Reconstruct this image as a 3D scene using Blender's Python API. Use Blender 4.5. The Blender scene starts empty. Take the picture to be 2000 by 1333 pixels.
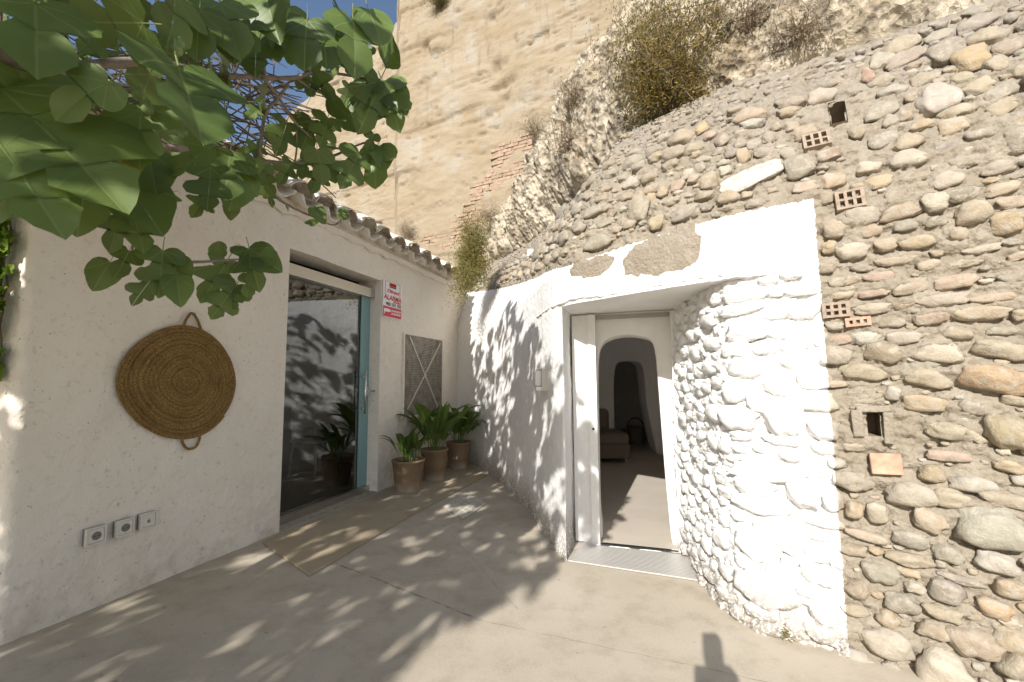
import bpy, bmesh, math, random
import numpy as np
from mathutils import Vector, Matrix, Euler
from mathutils.bvhtree import BVHTree

random.seed(7); RNG = np.random.default_rng(7)
sc = bpy.context.scene
COL = sc.collection
R = math.radians

# ------------------------------------------------------------------ camera
FPX = 850.0
CAM = Vector((0, 0, 1.2))
cam_d = bpy.data.cameras.new('camera'); cam_d.sensor_width = 36; cam_d.lens = FPX/2000*36
cam_d.dof.use_dof = True; cam_d.dof.focus_distance = 3.6; cam_d.dof.aperture_fstop = 4.0
cam_d.clip_start = 0.02; cam_d.clip_end = 400
cam = bpy.data.objects.new('camera', cam_d); COL.objects.link(cam)
cam.location = CAM; cam.rotation_euler = (R(95.0), R(0.4), 0)
sc.camera = cam
ROT = Euler((R(95.0), R(0.4), 0)).to_matrix()
# ------------------------------------------------------------------ sky, sun, exposure
SUN_EL = R(30); TRAVEL_H = Vector((0.375, 0.927, 0)).normalized()
TRAVEL = Vector((TRAVEL_H.x*math.cos(SUN_EL), TRAVEL_H.y*math.cos(SUN_EL), -math.sin(SUN_EL)))
world = bpy.data.worlds.new('World'); sc.world = world; world.use_nodes = True
_nt = world.node_tree; _bg = _nt.nodes['Background']
_sky = _nt.nodes.new('ShaderNodeTexSky'); _sky.sky_type = 'NISHITA'; _sky.sun_disc = False
_sky.sun_elevation = SUN_EL; _sky.sun_rotation = math.atan2(-TRAVEL_H.x, -TRAVEL_H.y)
_sky.air_density = 1.0; _sky.dust_density = 1.3; _sky.ozone_density = 1.5
_nt.links.new(_sky.outputs[0], _bg.inputs[0]); _bg.inputs[1].default_value = 0.10
sun_d = bpy.data.lights.new('sun', 'SUN'); sun_d.energy = 4.5; sun_d.angle = R(0.53); sun_d.color = (1, 0.955, 0.89)
sun = bpy.data.objects.new('sun', sun_d); COL.objects.link(sun)
sun.rotation_euler = TRAVEL.to_track_quat('-Z', 'Y').to_euler(); sun.location = (-3, -8, 8)
sc.view_settings.view_transform = 'Standard'; sc.view_settings.look = 'None'
sc.view_settings.gamma = 1; sc.view_settings.use_curve_mapping = False
sc.view_settings.exposure = 0.68
sc.cycles.max_bounces = 12; sc.cycles.diffuse_bounces = 9; sc.cycles.transparent_max_bounces = 12

# ------------------------------------------------------------------ rays and noise
def ray(px, py):
    return ROT @ Vector(((px-1000)/FPX, -(py-666.5)/FPX, -1.0))
def on_z(px, py, z=0.0):
    r = ray(px, py); return CAM + r*((z-CAM.z)/r.z)
def on_y(px, py, y):
    r = ray(px, py); return CAM + r*(y/r.y)
def on_plane(px, py, p0, n):
    r = ray(px, py); return CAM + r*((Vector(p0)-CAM).dot(n)/r.dot(n))
ROTI = ROT.transposed()
def to_px(p):
    v = ROTI @ (Vector(p)-CAM)
    if v.z > -0.05: return None
    return (1000 + FPX*v.x/-v.z, 666.5 - FPX*v.y/-v.z)

_perm = np.random.default_rng(3).permutation(256); _perm = np.concatenate([_perm, _perm, _perm])
_g = np.array([[1,1,0],[-1,1,0],[1,-1,0],[-1,-1,0],[1,0,1],[-1,0,1],[1,0,-1],[-1,0,-1],[0,1,1],[0,-1,1],[0,1,-1],[0,-1,-1],[1,1,0],[0,-1,1],[-1,1,0],[0,-1,-1]], float)
def pn(P):
    P = np.asarray(P, float); i = np.floor(P).astype(int); f = P-i; i &= 255
    u = f*f*f*(f*(f*6-15)+10)
    out = 0
    for dx in (0, 1):
        wx = u[..., 0] if dx else 1-u[..., 0]
        for dy in (0, 1):
            wy = u[..., 1] if dy else 1-u[..., 1]
            for dz in (0, 1):
                wz = u[..., 2] if dz else 1-u[..., 2]
                h = _perm[_perm[_perm[(i[..., 0]+dx) & 255]+((i[..., 1]+dy) & 255)]+((i[..., 2]+dz) & 255)] & 15
                g = _g[h]
                d = g[..., 0]*(f[..., 0]-dx)+g[..., 1]*(f[..., 1]-dy)+g[..., 2]*(f[..., 2]-dz)
                out = out + wx*wy*wz*d
    return out
def fbm(P, freq, octv=3, gain=0.5):
    P = np.asarray(P, float); a, s = 1.0, 0
    for k in range(octv):
        s = s + a*pn(P*freq+17.3*k); freq *= 2.03; a *= gain
    return s
def sstep(a, b, x):
    t = np.clip((x-a)/(b-a), 0, 1); return t*t*(3-2*t)

# ------------------------------------------------------------------ object helpers
def link(o, parent=None):
    COL.objects.link(o)
    if parent is not None: o.parent = parent
    return o
def thing(name, label, cat, loc=(0, 0, 0), group=None):
    o = bpy.data.objects.new(name, None); link(o); o.location = loc; o.empty_display_size = 0.05
    o['label'] = label; o['category'] = cat
    if group: o['group'] = group
    return o
def tag(o, label=None, cat=None, group=None, kind=None):
    for k, v in (('label', label), ('category', cat), ('group', group), ('kind', kind)):
        if v: o[k] = v
    return o
def mk(name, verts, faces, mat, parent=None, smooth=False, world=True):
    """one mesh object; verts in world coordinates (moved into the parent's frame)"""
    m = bpy.data.meshes.new(name)
    V = np.asarray(verts, float)
    if parent is not None and world:
        off = np.array(parent_loc(parent)); V = V-off
    m.from_pydata(V.tolist(), [], [list(map(int, f)) for f in faces]); m.update()
    if smooth: m.polygons.foreach_set('use_smooth', [True]*len(m.polygons))
    if mat: m.materials.append(mat)
    return link(bpy.data.objects.new(name, m), parent)
def parent_loc(p):
    v = Vector((0, 0, 0))
    while p is not None: v += p.location; p = p.parent
    return tuple(v)
def big(name, V, F, mat, parent=None, smooth=True):
    """fast path for big quad meshes"""
    m = bpy.data.meshes.new(name); V = np.asarray(V, np.float32)
    if parent is not None: V = V-np.array(parent_loc(parent), np.float32)
    F = np.asarray(F, np.int32); k = F.shape[1]
    m.vertices.add(len(V)); m.vertices.foreach_set('co', V.ravel())
    m.loops.add(F.size); m.loops.foreach_set('vertex_index', F.ravel())
    m.polygons.add(len(F)); m.polygons.foreach_set('loop_start', np.arange(0, F.size, k, dtype=np.int32))
    m.update(calc_edges=True); m.validate()
    m.polygons.foreach_set('use_smooth', np.full(len(m.polygons), smooth))
    if mat: m.materials.append(mat)
    return link(bpy.data.objects.new(name, m), parent)
def grid_faces(nu, nv, off=0):
    a = np.arange(nu-1)[:, None]*nv+np.arange(nv-1)[None, :]
    return (np.stack([a, a+nv, a+nv+1, a+1], -1).reshape(-1, 4)+off)
class MB:
    def __init__(s): s.v = []; s.f = []
    def add(s, V, F):
        o = len(s.v); s.v += [tuple(v) for v in V]; s.f += [tuple(i+o for i in f) for f in F]; return s
    def box(s, c, ax, ay, az, hx, hy, hz):
        c = Vector(c); V = []
        for k in (-1, 1):
            for j in (-1, 1):
                for i in (-1, 1): V.append(c+Vector(ax)*i*hx+Vector(ay)*j*hy+Vector(az)*k*hz)
        return s.add(V, [(0, 2, 3, 1), (4, 5, 7, 6), (0, 1, 5, 4), (2, 6, 7, 3), (0, 4, 6, 2), (1, 3, 7, 5)])
    def tube(s, pts, rad, n=6, cap=True):
        pts = [Vector(p) for p in pts]; m = len(pts)
        rad = rad if hasattr(rad, '__len__') else [rad]*m
        V = []; up = Vector((0.13, 0.21, 0.97))
        for i, p in enumerate(pts):
            t = (pts[min(i+1, m-1)]-pts[max(i-1, 0)]).normalized()
            a = t.cross(up)
            if a.length < 1e-3: a = t.cross(Vector((1, 0, 0)))
            a.normalize(); b = t.cross(a)
            for k in range(n):
                w = 2*math.pi*k/n; V.append(p+(a*math.cos(w)+b*math.sin(w))*rad[i])
        F = [(i*n+k, i*n+(k+1) % n, (i+1)*n+(k+1) % n, (i+1)*n+k) for i in range(m-1) for k in range(n)]
        if cap: F += [tuple(range(n))[::-1], tuple((m-1)*n+k for k in range(n))]
        return s.add(V, F)
    def build(s, name, mat, parent=None, smooth=False): return mk(name, s.v, s.f, mat, parent, smooth)
def catmull(pts, step):
    P = [Vector(p) for p in pts]; P = [2*P[0]-P[1]]+P+[2*P[-1]-P[-2]]; out = []
    for i in range(1, len(P)-2):
        for k in range(24):
            t = k/24; a, b, c, d = P[i-1:i+3]
            out.append(0.5*((2*b)+(c-a)*t+(2*a-5*b+4*c-d)*t*t+(3*b-a-3*c+d)*t**3))
    out.append(P[-2])
    L = [0]
    for a, b in zip(out, out[1:]): L.append(L[-1]+(b-a).length)
    n = max(2, int(round(L[-1]/step))); ts = np.linspace(0, L[-1], n+1); O = np.array([tuple(o) for o in out])
    return np.stack([np.interp(ts, L, O[:, k]) for k in range(O.shape[1])], -1)

# ------------------------------------------------------------------ node helpers
class NT:
    def __init__(s, name, color=(0.8, 0.8, 0.8), rough=0.8, spec=0.3):
        s.m = bpy.data.materials.new(name); s.m.use_nodes = True; s.t = s.m.node_tree
        s.b = s.t.nodes['Principled BSDF']; s.out = s.t.nodes['Material Output']
        s.b.inputs['Base Color'].default_value = (*color, 1); s.b.inputs['Roughness'].default_value = rough
        s.b.inputs['Specular IOR Level'].default_value = spec
    def n(s, typ, **kw):
        nd = s.t.nodes.new('ShaderNode'+typ)
        for k, v in kw.items(): setattr(nd, k, v)
        return nd
    def put(s, sock, v):
        if isinstance(v, bpy.types.NodeSocket): s.t.links.new(v, sock)
        elif isinstance(v, (tuple, list)) and len(v) == 3 and sock.type == 'RGBA': sock.default_value = (*v, 1)
        elif v is not None: sock.default_value = v
    def pos(s): return s.n('NewGeometry').outputs['Position']
    def obj(s): return s.n('TexCoord').outputs['Object']
    def noise(s, vec, scale, detail=4, rough=0.55, dist=0.0):
        d = s.n('TexNoise'); s.put(d.inputs['Vector'], vec); d.inputs['Scale'].default_value = scale
        d.inputs['Detail'].default_value = detail; d.inputs['Roughness'].default_value = rough; d.inputs['Distortion'].default_value = dist
        return d.outputs['Fac']
    def vor(s, vec, scale, feature='F1', out='Distance', rnd=1.0):
        d = s.n('TexVoronoi', feature=feature); s.put(d.inputs['Vector'], vec); d.inputs['Scale'].default_value = scale
        d.inputs['Randomness'].default_value = rnd
        return d.outputs[out]
    def math(s, op, a, b=None, c=None, clamp=False):
        d = s.n('Math', operation=op, use_clamp=clamp)
        for i, v in enumerate((a, b, c)):
            if v is not None: s.put(d.inputs[i], v)
        return d.outputs[0]
    def dot(s, v, w):
        d = s.n('VectorMath', operation='DOT_PRODUCT'); s.put(d.inputs[0], v); d.inputs[1].default_value = w
        return d.outputs['Value']
    def ramp(s, f, a, b, c0=0.0, c1=1.0):
        d = s.n('MapRange'); s.put(d.inputs[0], f); d.inputs[1].default_value = a; d.inputs[2].default_value = b
        d.inputs[3].default_value = c0; d.inputs[4].default_value = c1
        return d.outputs[0]
    def mix(s, f, a, b, mode='MIX'):
        d = s.n('Mix', data_type='RGBA', blend_type=mode); s.put(d.inputs[0], f); s.put(d.inputs[6], a); s.put(d.inputs[7], b)
        return d.outputs[2]
    def bump(s, h, strength=0.5, dist=0.01, prev=None):
        d = s.n('Bump'); d.inputs['Strength'].default_value = strength; d.inputs['Distance'].default_value = dist; s.put(d.inputs['Height'], h)
        if prev is not None: s.put(d.inputs['Normal'], prev)
        s.put(s.b.inputs['Normal'], d.outputs[0]); return d.outputs[0]
    def color(s, v): s.put(s.b.inputs['Base Color'], v)
    def rough(s, v): s.put(s.b.inputs['Roughness'], v)
    def scaled(s, vec, sx, sy, sz):
        d = s.n('Mapping'); s.put(d.inputs[0], vec); d.inputs[3].default_value = (sx, sy, sz); return d.outputs[0]

def simple(name, col, rough=0.6, metal=0.0, spec=0.4, vary=0.0, bump=0.0, scale=30):
    t = NT(name, col, rough, spec); t.b.inputs['Metallic'].default_value = metal
    if vary or bump:
        p = t.pos(); nz = t.noise(p, scale)
        if vary: t.color(t.mix(t.ramp(nz, 0.3, 0.7), tuple(c*(1-vary) for c in col), tuple(min(1, c*(1+vary)) for c in col)))
        if bump: t.bump(nz, 0.6, bump)
    return t.m
# ================================================================== CAVE FACADE
ZL = 1.70; ZT = 3.12; GS = 0.009
FAC_PTS = [(-1.02, 6.95), (-0.62, 6.39), (-0.29, 5.67), (-0.07, 5.0), (0.18, 3.93), (0.33, 3.05), (0.62, 2.66), (1.08, 2.2), (1.36, 2.04), (1.60, 1.90), (1.96, 1.66), (2.6, 1.25), (3.5, 0.7)]
FAC = catmull([(x, y, 0) for x, y in FAC_PTS], GS)[:, :2]
def tangents(C):
    T = np.gradient(C, axis=0); T /= np.linalg.norm(T, axis=1)[:, None]; return T
def smooth_rows(A, k):
    ker = np.ones(k)/k; pad = np.pad(A, ((k//2, k//2), (0, 0)), 'edge')
    return np.stack([np.convolve(pad[:, i], ker, 'valid')[:len(A)] for i in range(A.shape[1])], -1)
TAN = smooth_rows(tangents(FAC), 43); TAN /= np.linalg.norm(TAN, axis=1)[:, None]
NOR = np.stack([TAN[:, 1], -TAN[:, 0]], -1)              # towards the courtyard
def setback(z): return 0.62*np.clip((z-1.95)/1.17, 0, None)**1.35
iJ = int(np.argmin(np.hypot(FAC[:, 0]-0.35, FAC[:, 1]-2.99)))
iK = int(np.argmin(np.hypot(FAC[:, 0]-1.08, FAC[:, 1]-2.2)))
def patch(C, N, zs, sb=True):
    z = np.asarray(zs); s = setback(z) if sb else z*0
    P = np.empty((len(C), len(z), 3)); P[..., :2] = C[:, None, :]-N[:, None, :]*s[None, :, None]; P[..., 2] = z[None]
    return P
zs_up = np.arange(ZL, ZT+0.001, GS); zs_lo = np.linspace(0, ZL, 190)
G1 = patch(FAC, NOR, zs_up)
leftC = np.concatenate([FAC[:iJ+1], catmull([(FAC[iJ][0], FAC[iJ][1], 0), (0.43, 3.25, 0), (0.475, 3.45, 0)], GS)[1:, :2]])
leftN = smooth_rows(tangents(leftC), 5); leftN = np.stack([leftN[:, 1], -leftN[:, 0]], -1)
G2 = patch(leftC, leftN, zs_lo)
jam = [(1.27, 3.6), (1.21, 3.30), (1.165, 3.05), (1.125, 2.72), (1.105, 2.42), (1.12, 2.25), (1.20, 2.145)]
i2 = int(np.argmin(np.hypot(FAC[:, 0]-1.30, FAC[:, 1]-2.08)))
rightC = np.concatenate([catmull([(x, y, 0) for x, y in jam]+[(*FAC[i2], 0)], GS)[:-1, :2], FAC[i2:]])
rT = smooth_rows(tangents(rightC), 9); rightN = np.stack([rT[:, 1], -rT[:, 0]], -1); rightN /= np.linalg.norm(rightN, axis=1)[:, None]
G3 = patch(rightC, rightN, zs_lo)
def bvh_of(*grids):
    V = []; F = []
    for G in grids:
        o = len(V); V += G[::2, ::2].reshape(-1, 3).tolist(); a, b = G[::2, ::2].shape[:2]; F += grid_faces(a, b, o).tolist()
    return BVHTree.FromPolygons(V, F)
FBVH = bvh_of(G1, G2, G3)
def hit(px, py):
    r = ray(px, py).normalized(); h = FBVH.ray_cast(CAM, r)
    if h[0] is None: return None
    n = h[1] if h[1].dot(r) < 0 else -h[1]
    return h[0], n
# painted area: right edge plane, upper limit line, two bare patches
e_top = hit(1588, 388)[0]; e_bot = hit(1656, 1250)[0]; e_mid = hit(1622, 800)[0]
edge_dir = Vector((0.86, -0.51, 0)).normalized()
q_bot, q_top = e_bot.dot(edge_dir), e_top.dot(edge_dir); z_b, z_t = e_bot.z, e_top.z
tl = hit(950, 568)[0]; tm = hit(1110, 520)[0]; tr = hit(1585, 390)[0]
print('paint', e_top, e_mid, e_bot, tl, tm, tr)
ya, za, yb, zb_, yc, zc = tr.y, tr.z, tm.y, tm.z, tl.y, tl.z
# niches
def frame_at(px, py, dx=20, dy=0):
    a = hit(px-dx, py-dy); b = hit(px+dx, py+dy); c, n = hit(px, py)
    ax = (b[0]-a[0]); L = ax.length/2; ax = (ax-n*ax.dot(n)).normalized(); ay = n.cross(ax).normalized()
    return c, ax, ay, n, L/math.hypot(dx, dy)
NICHES = []
for (px, py, hw, hh, tilt) in ((1636, 222, 15, 19, -0.25), (1708, 829, 13, 21, 0.03)):
    c, ax, ay, n, k = frame_at(px, py, 20, 20*tilt)
    u = hit(px, py-10)[0]; d = hit(px, py+10)[0]; ky = (u-d).length/20
    NICHES.append((c, ax, ay, n, hw*k, hh*ky))

STF = []   # (centre, long axis, up axis, L, H, strength) of every stone set in the wall
def build_wall_body(parent, mat):
    Vs = []; Fs = []; off = 0
    for gi, (G, N2) in enumerate(((G1, NOR), (G2, leftN), (G3, rightN))):
        n3 = np.zeros_like(G); n3[..., :2] = N2[:, None, :]
        P = G.copy(); y = P[..., 1]; z = P[..., 2]
        ztop = np.interp(y, [ya, yb, yc], [za, zb_, zc])
        q = P[..., 0]*edge_dir.x+P[..., 1]*edge_dir.y; qe = q_bot+(q_top-q_bot)*(z-z_b)/(z_t-z_b)
        if gi == 0:
            painted = (1-sstep(-0.02, 0.03, z-ztop))*(1-sstep(-0.02, 0.02, q-qe))
            painted *= np.where(np.arange(len(G))[:, None] > iK-14, sstep(1.70, 1.78, z), 1)
        elif gi == 1: painted = np.ones_like(y)
        else: painted = np.zeros_like(y)
        rough = 1-0.88*painted
        d = rough*(0.024*fbm(P*np.array([1, 1, 1.9]), 8, 4, 0.6)+0.026*(0.35-np.abs(fbm(P*np.array([1, 1, 1.5])+5, 21, 3, 0.6)))) + 0.012*fbm(P, 2.2, 2)
        d += rough*0.012*(0.3-np.abs(fbm(P*np.array([1, 1, 1.3])+21, 44, 2, 0.6)))*sstep(-0.25, 0.25, fbm(P+40, 7, 2))
        flat = P.reshape(-1, 3); add = np.zeros(len(flat))
        for (c, ax, ay, L, H, s) in STF:                # mortar swells over the top of a stone and is hollow beneath it
            m = np.nonzero((np.abs(flat[:, 2]-c[2]) < 2.1*max(H, 0.5*L)) & (np.abs(flat[:, 1]-c[1]) < 1.9*L) & (np.abs(flat[:, 0]-c[0]) < 1.9*L))[0]
            if not len(m): continue
            D = flat[m]-c; a = D@ax/L; b = D@ay/H; r = np.sqrt(a*a+b*b)
            add[m] += s*(0.30*H*np.exp(-((r-1.05)/0.28)**2)*np.clip(b+0.1, 0, 1)-0.42*H*np.exp(-((r-1.15)/0.30)**2)*np.clip(-b, 0, 1))
        d = d+np.clip(add, -0.03, 0.025).reshape(d.shape)
        d += 0.0035*(1-rough)*fbm(P+9, 14, 3)
        if gi == 1: d += 0.010*np.exp(-z/0.10)*(0.5+fbm(P, 7, 2))
        d *= sstep(0, 0.06, np.arange(len(G))/len(G)*60)[:, None] if gi != 2 else 1
        if gi == 0: d -= 0.0
        P += n3*d[..., None]
        F = grid_faces(*P.shape[:2], off)
        Vs.append(P.reshape(-1, 3)); Fs.append(F); off += P.shape[0]*P.shape[1]
    V = np.concatenate(Vs); F = np.concatenate(Fs)
    C = V[F].mean(1)
    keep = np.ones(len(F), bool)
    for (c, ax, ay, n, hw, hh) in NICHES:
        D = C-np.array(c); keep &= ~((np.abs(D@np.array(ax)) < hw) & (np.abs(D@np.array(ay)) < hh) & (np.abs(D@np.array(n)) < 0.12))
    return big('wall_face', V, F[keep], mat, parent)

def paint_mask(t, p, wob):
    """1 where the white paint lies on the wall (a real painted area with ragged borders)"""
    sx = t.n('SeparateXYZ'); t.put(sx.inputs[0], p); x, y, z = sx.outputs
    q = t.dot(p, tuple(edge_dir))
    k = (q_top-q_bot)/(z_t-z_b)
    qe = t.math('ADD', t.math('MULTIPLY', z, k), q_bot-k*z_b)
    m1 = t.math('LESS_THAN', t.math('ADD', q, t.math('MULTIPLY', wob, 0.02)), t.math('ADD', qe, 0.0095))
    s1 = (zb_-za)/(yb-ya); s2 = (zc-zb_)/(yc-yb)
    l1 = t.math('ADD', t.math('MULTIPLY', y, s1), za-s1*ya); l2 = t.math('ADD', t.math('MULTIPLY', y, s2), zb_-s2*yb)
    sel = t.math('LESS_THAN', y, yb)
    zl = t.math('ADD', t.math('MULTIPLY', l1, sel), t.math('MULTIPLY', l2, t.math('SUBTRACT', 1.0, sel)))
    m2 = t.math('LESS_THAN', t.math('ADD', z, t.math('MULTIPLY', wob, 0.05)), t.math('ADD', zl, 0.025))
    m = t.math('MULTIPLY', m1, m2)
    big_w = t.noise(p, 9, 3)
    for (px, py, rx, rz) in ((1290, 496, 0.22, 0.115), (1330, 480, 0.12, 0.12), (1155, 522, 0.16, 0.07), (1248, 508, 0.10, 0.07), (1340, 470, 0.05, 0.10)):
        c = hit(px, py)[0]
        dq = t.math('DIVIDE', t.math('SUBTRACT', t.dot(p, tuple(Vector((0.69, -0.73, 0)))), c.x*0.69-c.y*0.73), rx)
        dz = t.math('DIVIDE', t.math('SUBTRACT', z, c.z), rz)
        r = t.math('SQRT', t.math('ADD', t.math('MULTIPLY', dq, dq), t.math('MULTIPLY', dz, dz)))
        r = t.math('ADD', r, t.math('MULTIPLY', t.math('SUBTRACT', big_w, 0.5), 1.3))
        m = t.math('MULTIPLY', m, t.math('GREATER_THAN', r, 1.0))
    return m, z, y

WHITE = (0.75, 0.745, 0.735)
def white_paint(t, p, z):
    """whitewash with grey-brown dirt near the ground"""
    sp = t.noise(p, 60, 4, 0.65); lo = t.noise(p, 4, 3)
    h = t.math('ADD', z, t.math('MULTIPLY', lo, -0.25))
    grime = t.math('MULTIPLY', t.ramp(h, -0.12, 0.20, 1, 0), t.ramp(sp, 0.40, 0.50, 0, 1))
    c = t.mix(t.math('MULTIPLY', grime, 0.85, clamp=True), WHITE, (0.20, 0.16, 0.11))
    chip = t.ramp(t.noise(p, 34, 2), 0.715, 0.735, 0, 1)
    return t.mix(t.math('MULTIPLY', chip, 0.55), c, (0.5, 0.42, 0.33))
def mat_facade():
    t = NT('lime_mortar_and_whitewash', rough=0.95, spec=0.15); p = t.pos()
    wob = t.noise(p, 45, 4, 0.7)
    m, z, y = paint_mask(t, p, wob)
    n1 = t.noise(p, 7, 5, 0.6); n2 = t.noise(p, 70, 4, 0.65)
    mor = t.mix(t.ramp(n1, 0.35, 0.68), (0.268, 0.235, 0.183), (0.368, 0.33, 0.27))
    mor = t.mix(t.ramp(n2, 0.35, 0.75), t.mix(0.5, mor, (0.22, 0.18, 0.13)), mor)
    wz = t.math('MULTIPLY', t.ramp(z, 2.45, 2.9), t.ramp(t.noise(p, 5, 4), 0.36, 0.6))   # grey lichen on the weathered top
    mor = t.mix(t.math('MULTIPLY', wz, 0.75), mor, t.mix(n2, (0.16, 0.14, 0.12), (0.36, 0.32, 0.27)))
    t.color(t.mix(m, mor, white_paint(t, p, z)))
    rb = t.math('SUBTRACT', 1.0, t.math('MULTIPLY', m, 0.72))
    hh = t.math('ADD', t.noise(p, 130, 4, 0.75), t.math('MULTIPLY', t.noise(p, 38, 4, 0.7), 2.2)); hh = t.math('ADD', hh, t.math('MULTIPLY', t.vor(p, 60), -1.2))
    b = t.bump(t.math('MULTIPLY', hh, rb), 0.6, 0.008)
    return t.m
_SC = dict(t=(.40, .31, .20), g=(.285, .255, .20), o=(.47, .33, .175), w=(.56, .49, .385), W=(.50, .475, .42), r=(.45, .30, .215), R=(.44, .18, .10),
                 y=(.52, .34, .10), d=(.19, .17, .145), b=(.31, .22, .13), O=(.46, .26, .10), B=(.34, .25, .125), k=(.62, .57, .48))
STONE_COL = {k: tuple(0.74*c*0.84+0.26*m for c, m in zip(v, (0.35, 0.312, 0.25))) for k, v in _SC.items()}
def mat_stone(island=False):
    t = NT('river_stone_small' if island else 'river_stone', rough=0.8, spec=0.3); p = t.pos()
    wob = t.noise(p, 45, 4, 0.7); m, z, y = paint_mask(t, p, wob)
    oi = t.n('ObjectInfo'); 
    if island:
        rnd = t.n('NewGeometry').outputs['Random Per Island']; cr = t.n('ValToRGB'); t.put(cr.inputs[0], rnd)
        el = cr.color_ramp.elements; cols = 'tgowbtWg'
        el[0].color = (*STONE_COL['t'], 1); el[1].color = (*STONE_COL['g'], 1); el[1].position = 0.13
        for i, c in enumerate(cols[2:]):
            e = el.new(0.26+i*0.13); e.color = (*STONE_COL[c], 1)
        cr.color_ramp.interpolation = 'CONSTANT'; base = cr.outputs[0]
    else: base = oi.outputs['Color']
    n1 = t.noise(p, 16, 5, 0.6, 0.6); n2 = t.noise(p, 85, 3, 0.6)
    c = t.mix(t.ramp(n1, 0.36, 0.7), t.mix(0.45, base, (0.2, 0.17, 0.13)), t.mix(0.25, base, (0.5, 0.46, 0.39)))
    c = t.mix(t.ramp(n2, 0.45, 0.75, 0, 0.35), c, (0.385, 0.345, 0.28))
    dust = t.ramp(t.noise(p, 27, 5, 0.7), 0.52, 0.60, 0, 0.9)                           # smeared mortar
    c = t.mix(dust, c, (0.365, 0.325, 0.262))
    wz = t.math('MULTIPLY', t.ramp(z, 2.45, 2.9), t.ramp(t.noise(p, 5, 4), 0.36, 0.6))
    c = t.mix(t.math('MULTIPLY', wz, 0.6), c, (0.24, 0.215, 0.185))
    t.color(t.mix(m, c, white_paint(t, p, z)))
    t.bump(t.math('ADD', t.math('MULTIPLY', n1, 2.5), t.noise(p, 150, 3, 0.7)), 0.6, 0.008)
    return t.m
M_FAC = mat_facade(); M_STONE = mat_stone(); M_STONE_I = mat_stone(True)
facade = thing('cave_house', 'cave house front of river stones and mortar with whitewashed doorway', 'cave house', (0.62, 2.66, 0))
FLOC = Vector(facade.location)

# stone shapes, shared by all stones
def stone_mesh(k, boxy):
    bm = bmesh.new(); bmesh.ops.create_icosphere(bm, subdivisions=3, radius=1)
    r = np.random.default_rng(100+k); o = r.uniform(0, 50, 3); e = 0.62 if boxy else r.uniform(0.66, 0.92)
    tw = r.uniform(-0.25, 0.25)
    for v in bm.verts:
        c = np.array(v.co); c = np.sign(c)*np.abs(c)**e
        c *= 1+0.34*float(pn(c*1.2+o))+0.16*float(pn(c*2.7+o))+(0.07*float(pn(c*6+o)))
        c[0] *= 1+tw*c[2]; c[2] *= 1-0.25*tw*c[0]
        v.co = c
    m = bpy.data.meshes.new('stone'); bm.to_mesh(m); bm.free()
    m.polygons.foreach_set('use_smooth', [True]*len(m.polygons)); m.materials.append(M_STONE); return m
SM = [stone_mesh(k, False) for k in range(16)]; SMB = [stone_mesh(50+k, True) for k in range(6)]
placed = []     # (center, radius)
def put_stone(c, ax, n, L, H, col, emb=0.12, boxy=False, D=None):
    ay = n.cross(ax).normalized(); D = D or (0.60*H+0.008)
    up = ay if ay.z > 0 else -ay
    STF.append((np.array(c), np.array(ax), np.array(up), L, H, 1.25 if emb < -0.05 else 1.0))
    ctr = c+n*(D*emb); n = (n-up*0.22).normalized(); ay = n.cross(ax).normalized()
    Mx = Matrix((( *(ax*L), 0), (*(n*D), 0), (*(ay*H), 0), (0, 0, 0, 1))).transposed(); Mx.translation = ctr-FLOC
    o = bpy.data.objects.new('stone', random.choice(SMB if boxy else SM)); link(o, facade); o.matrix_local = Mx
    j = random.uniform(0.86, 1.14); o.color = (*[min(1, v*j*random.uniform(0.96, 1.04)) for v in STONE_COL[col]], 1)
    placed.append((np.array(c), L, H)); return o
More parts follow.
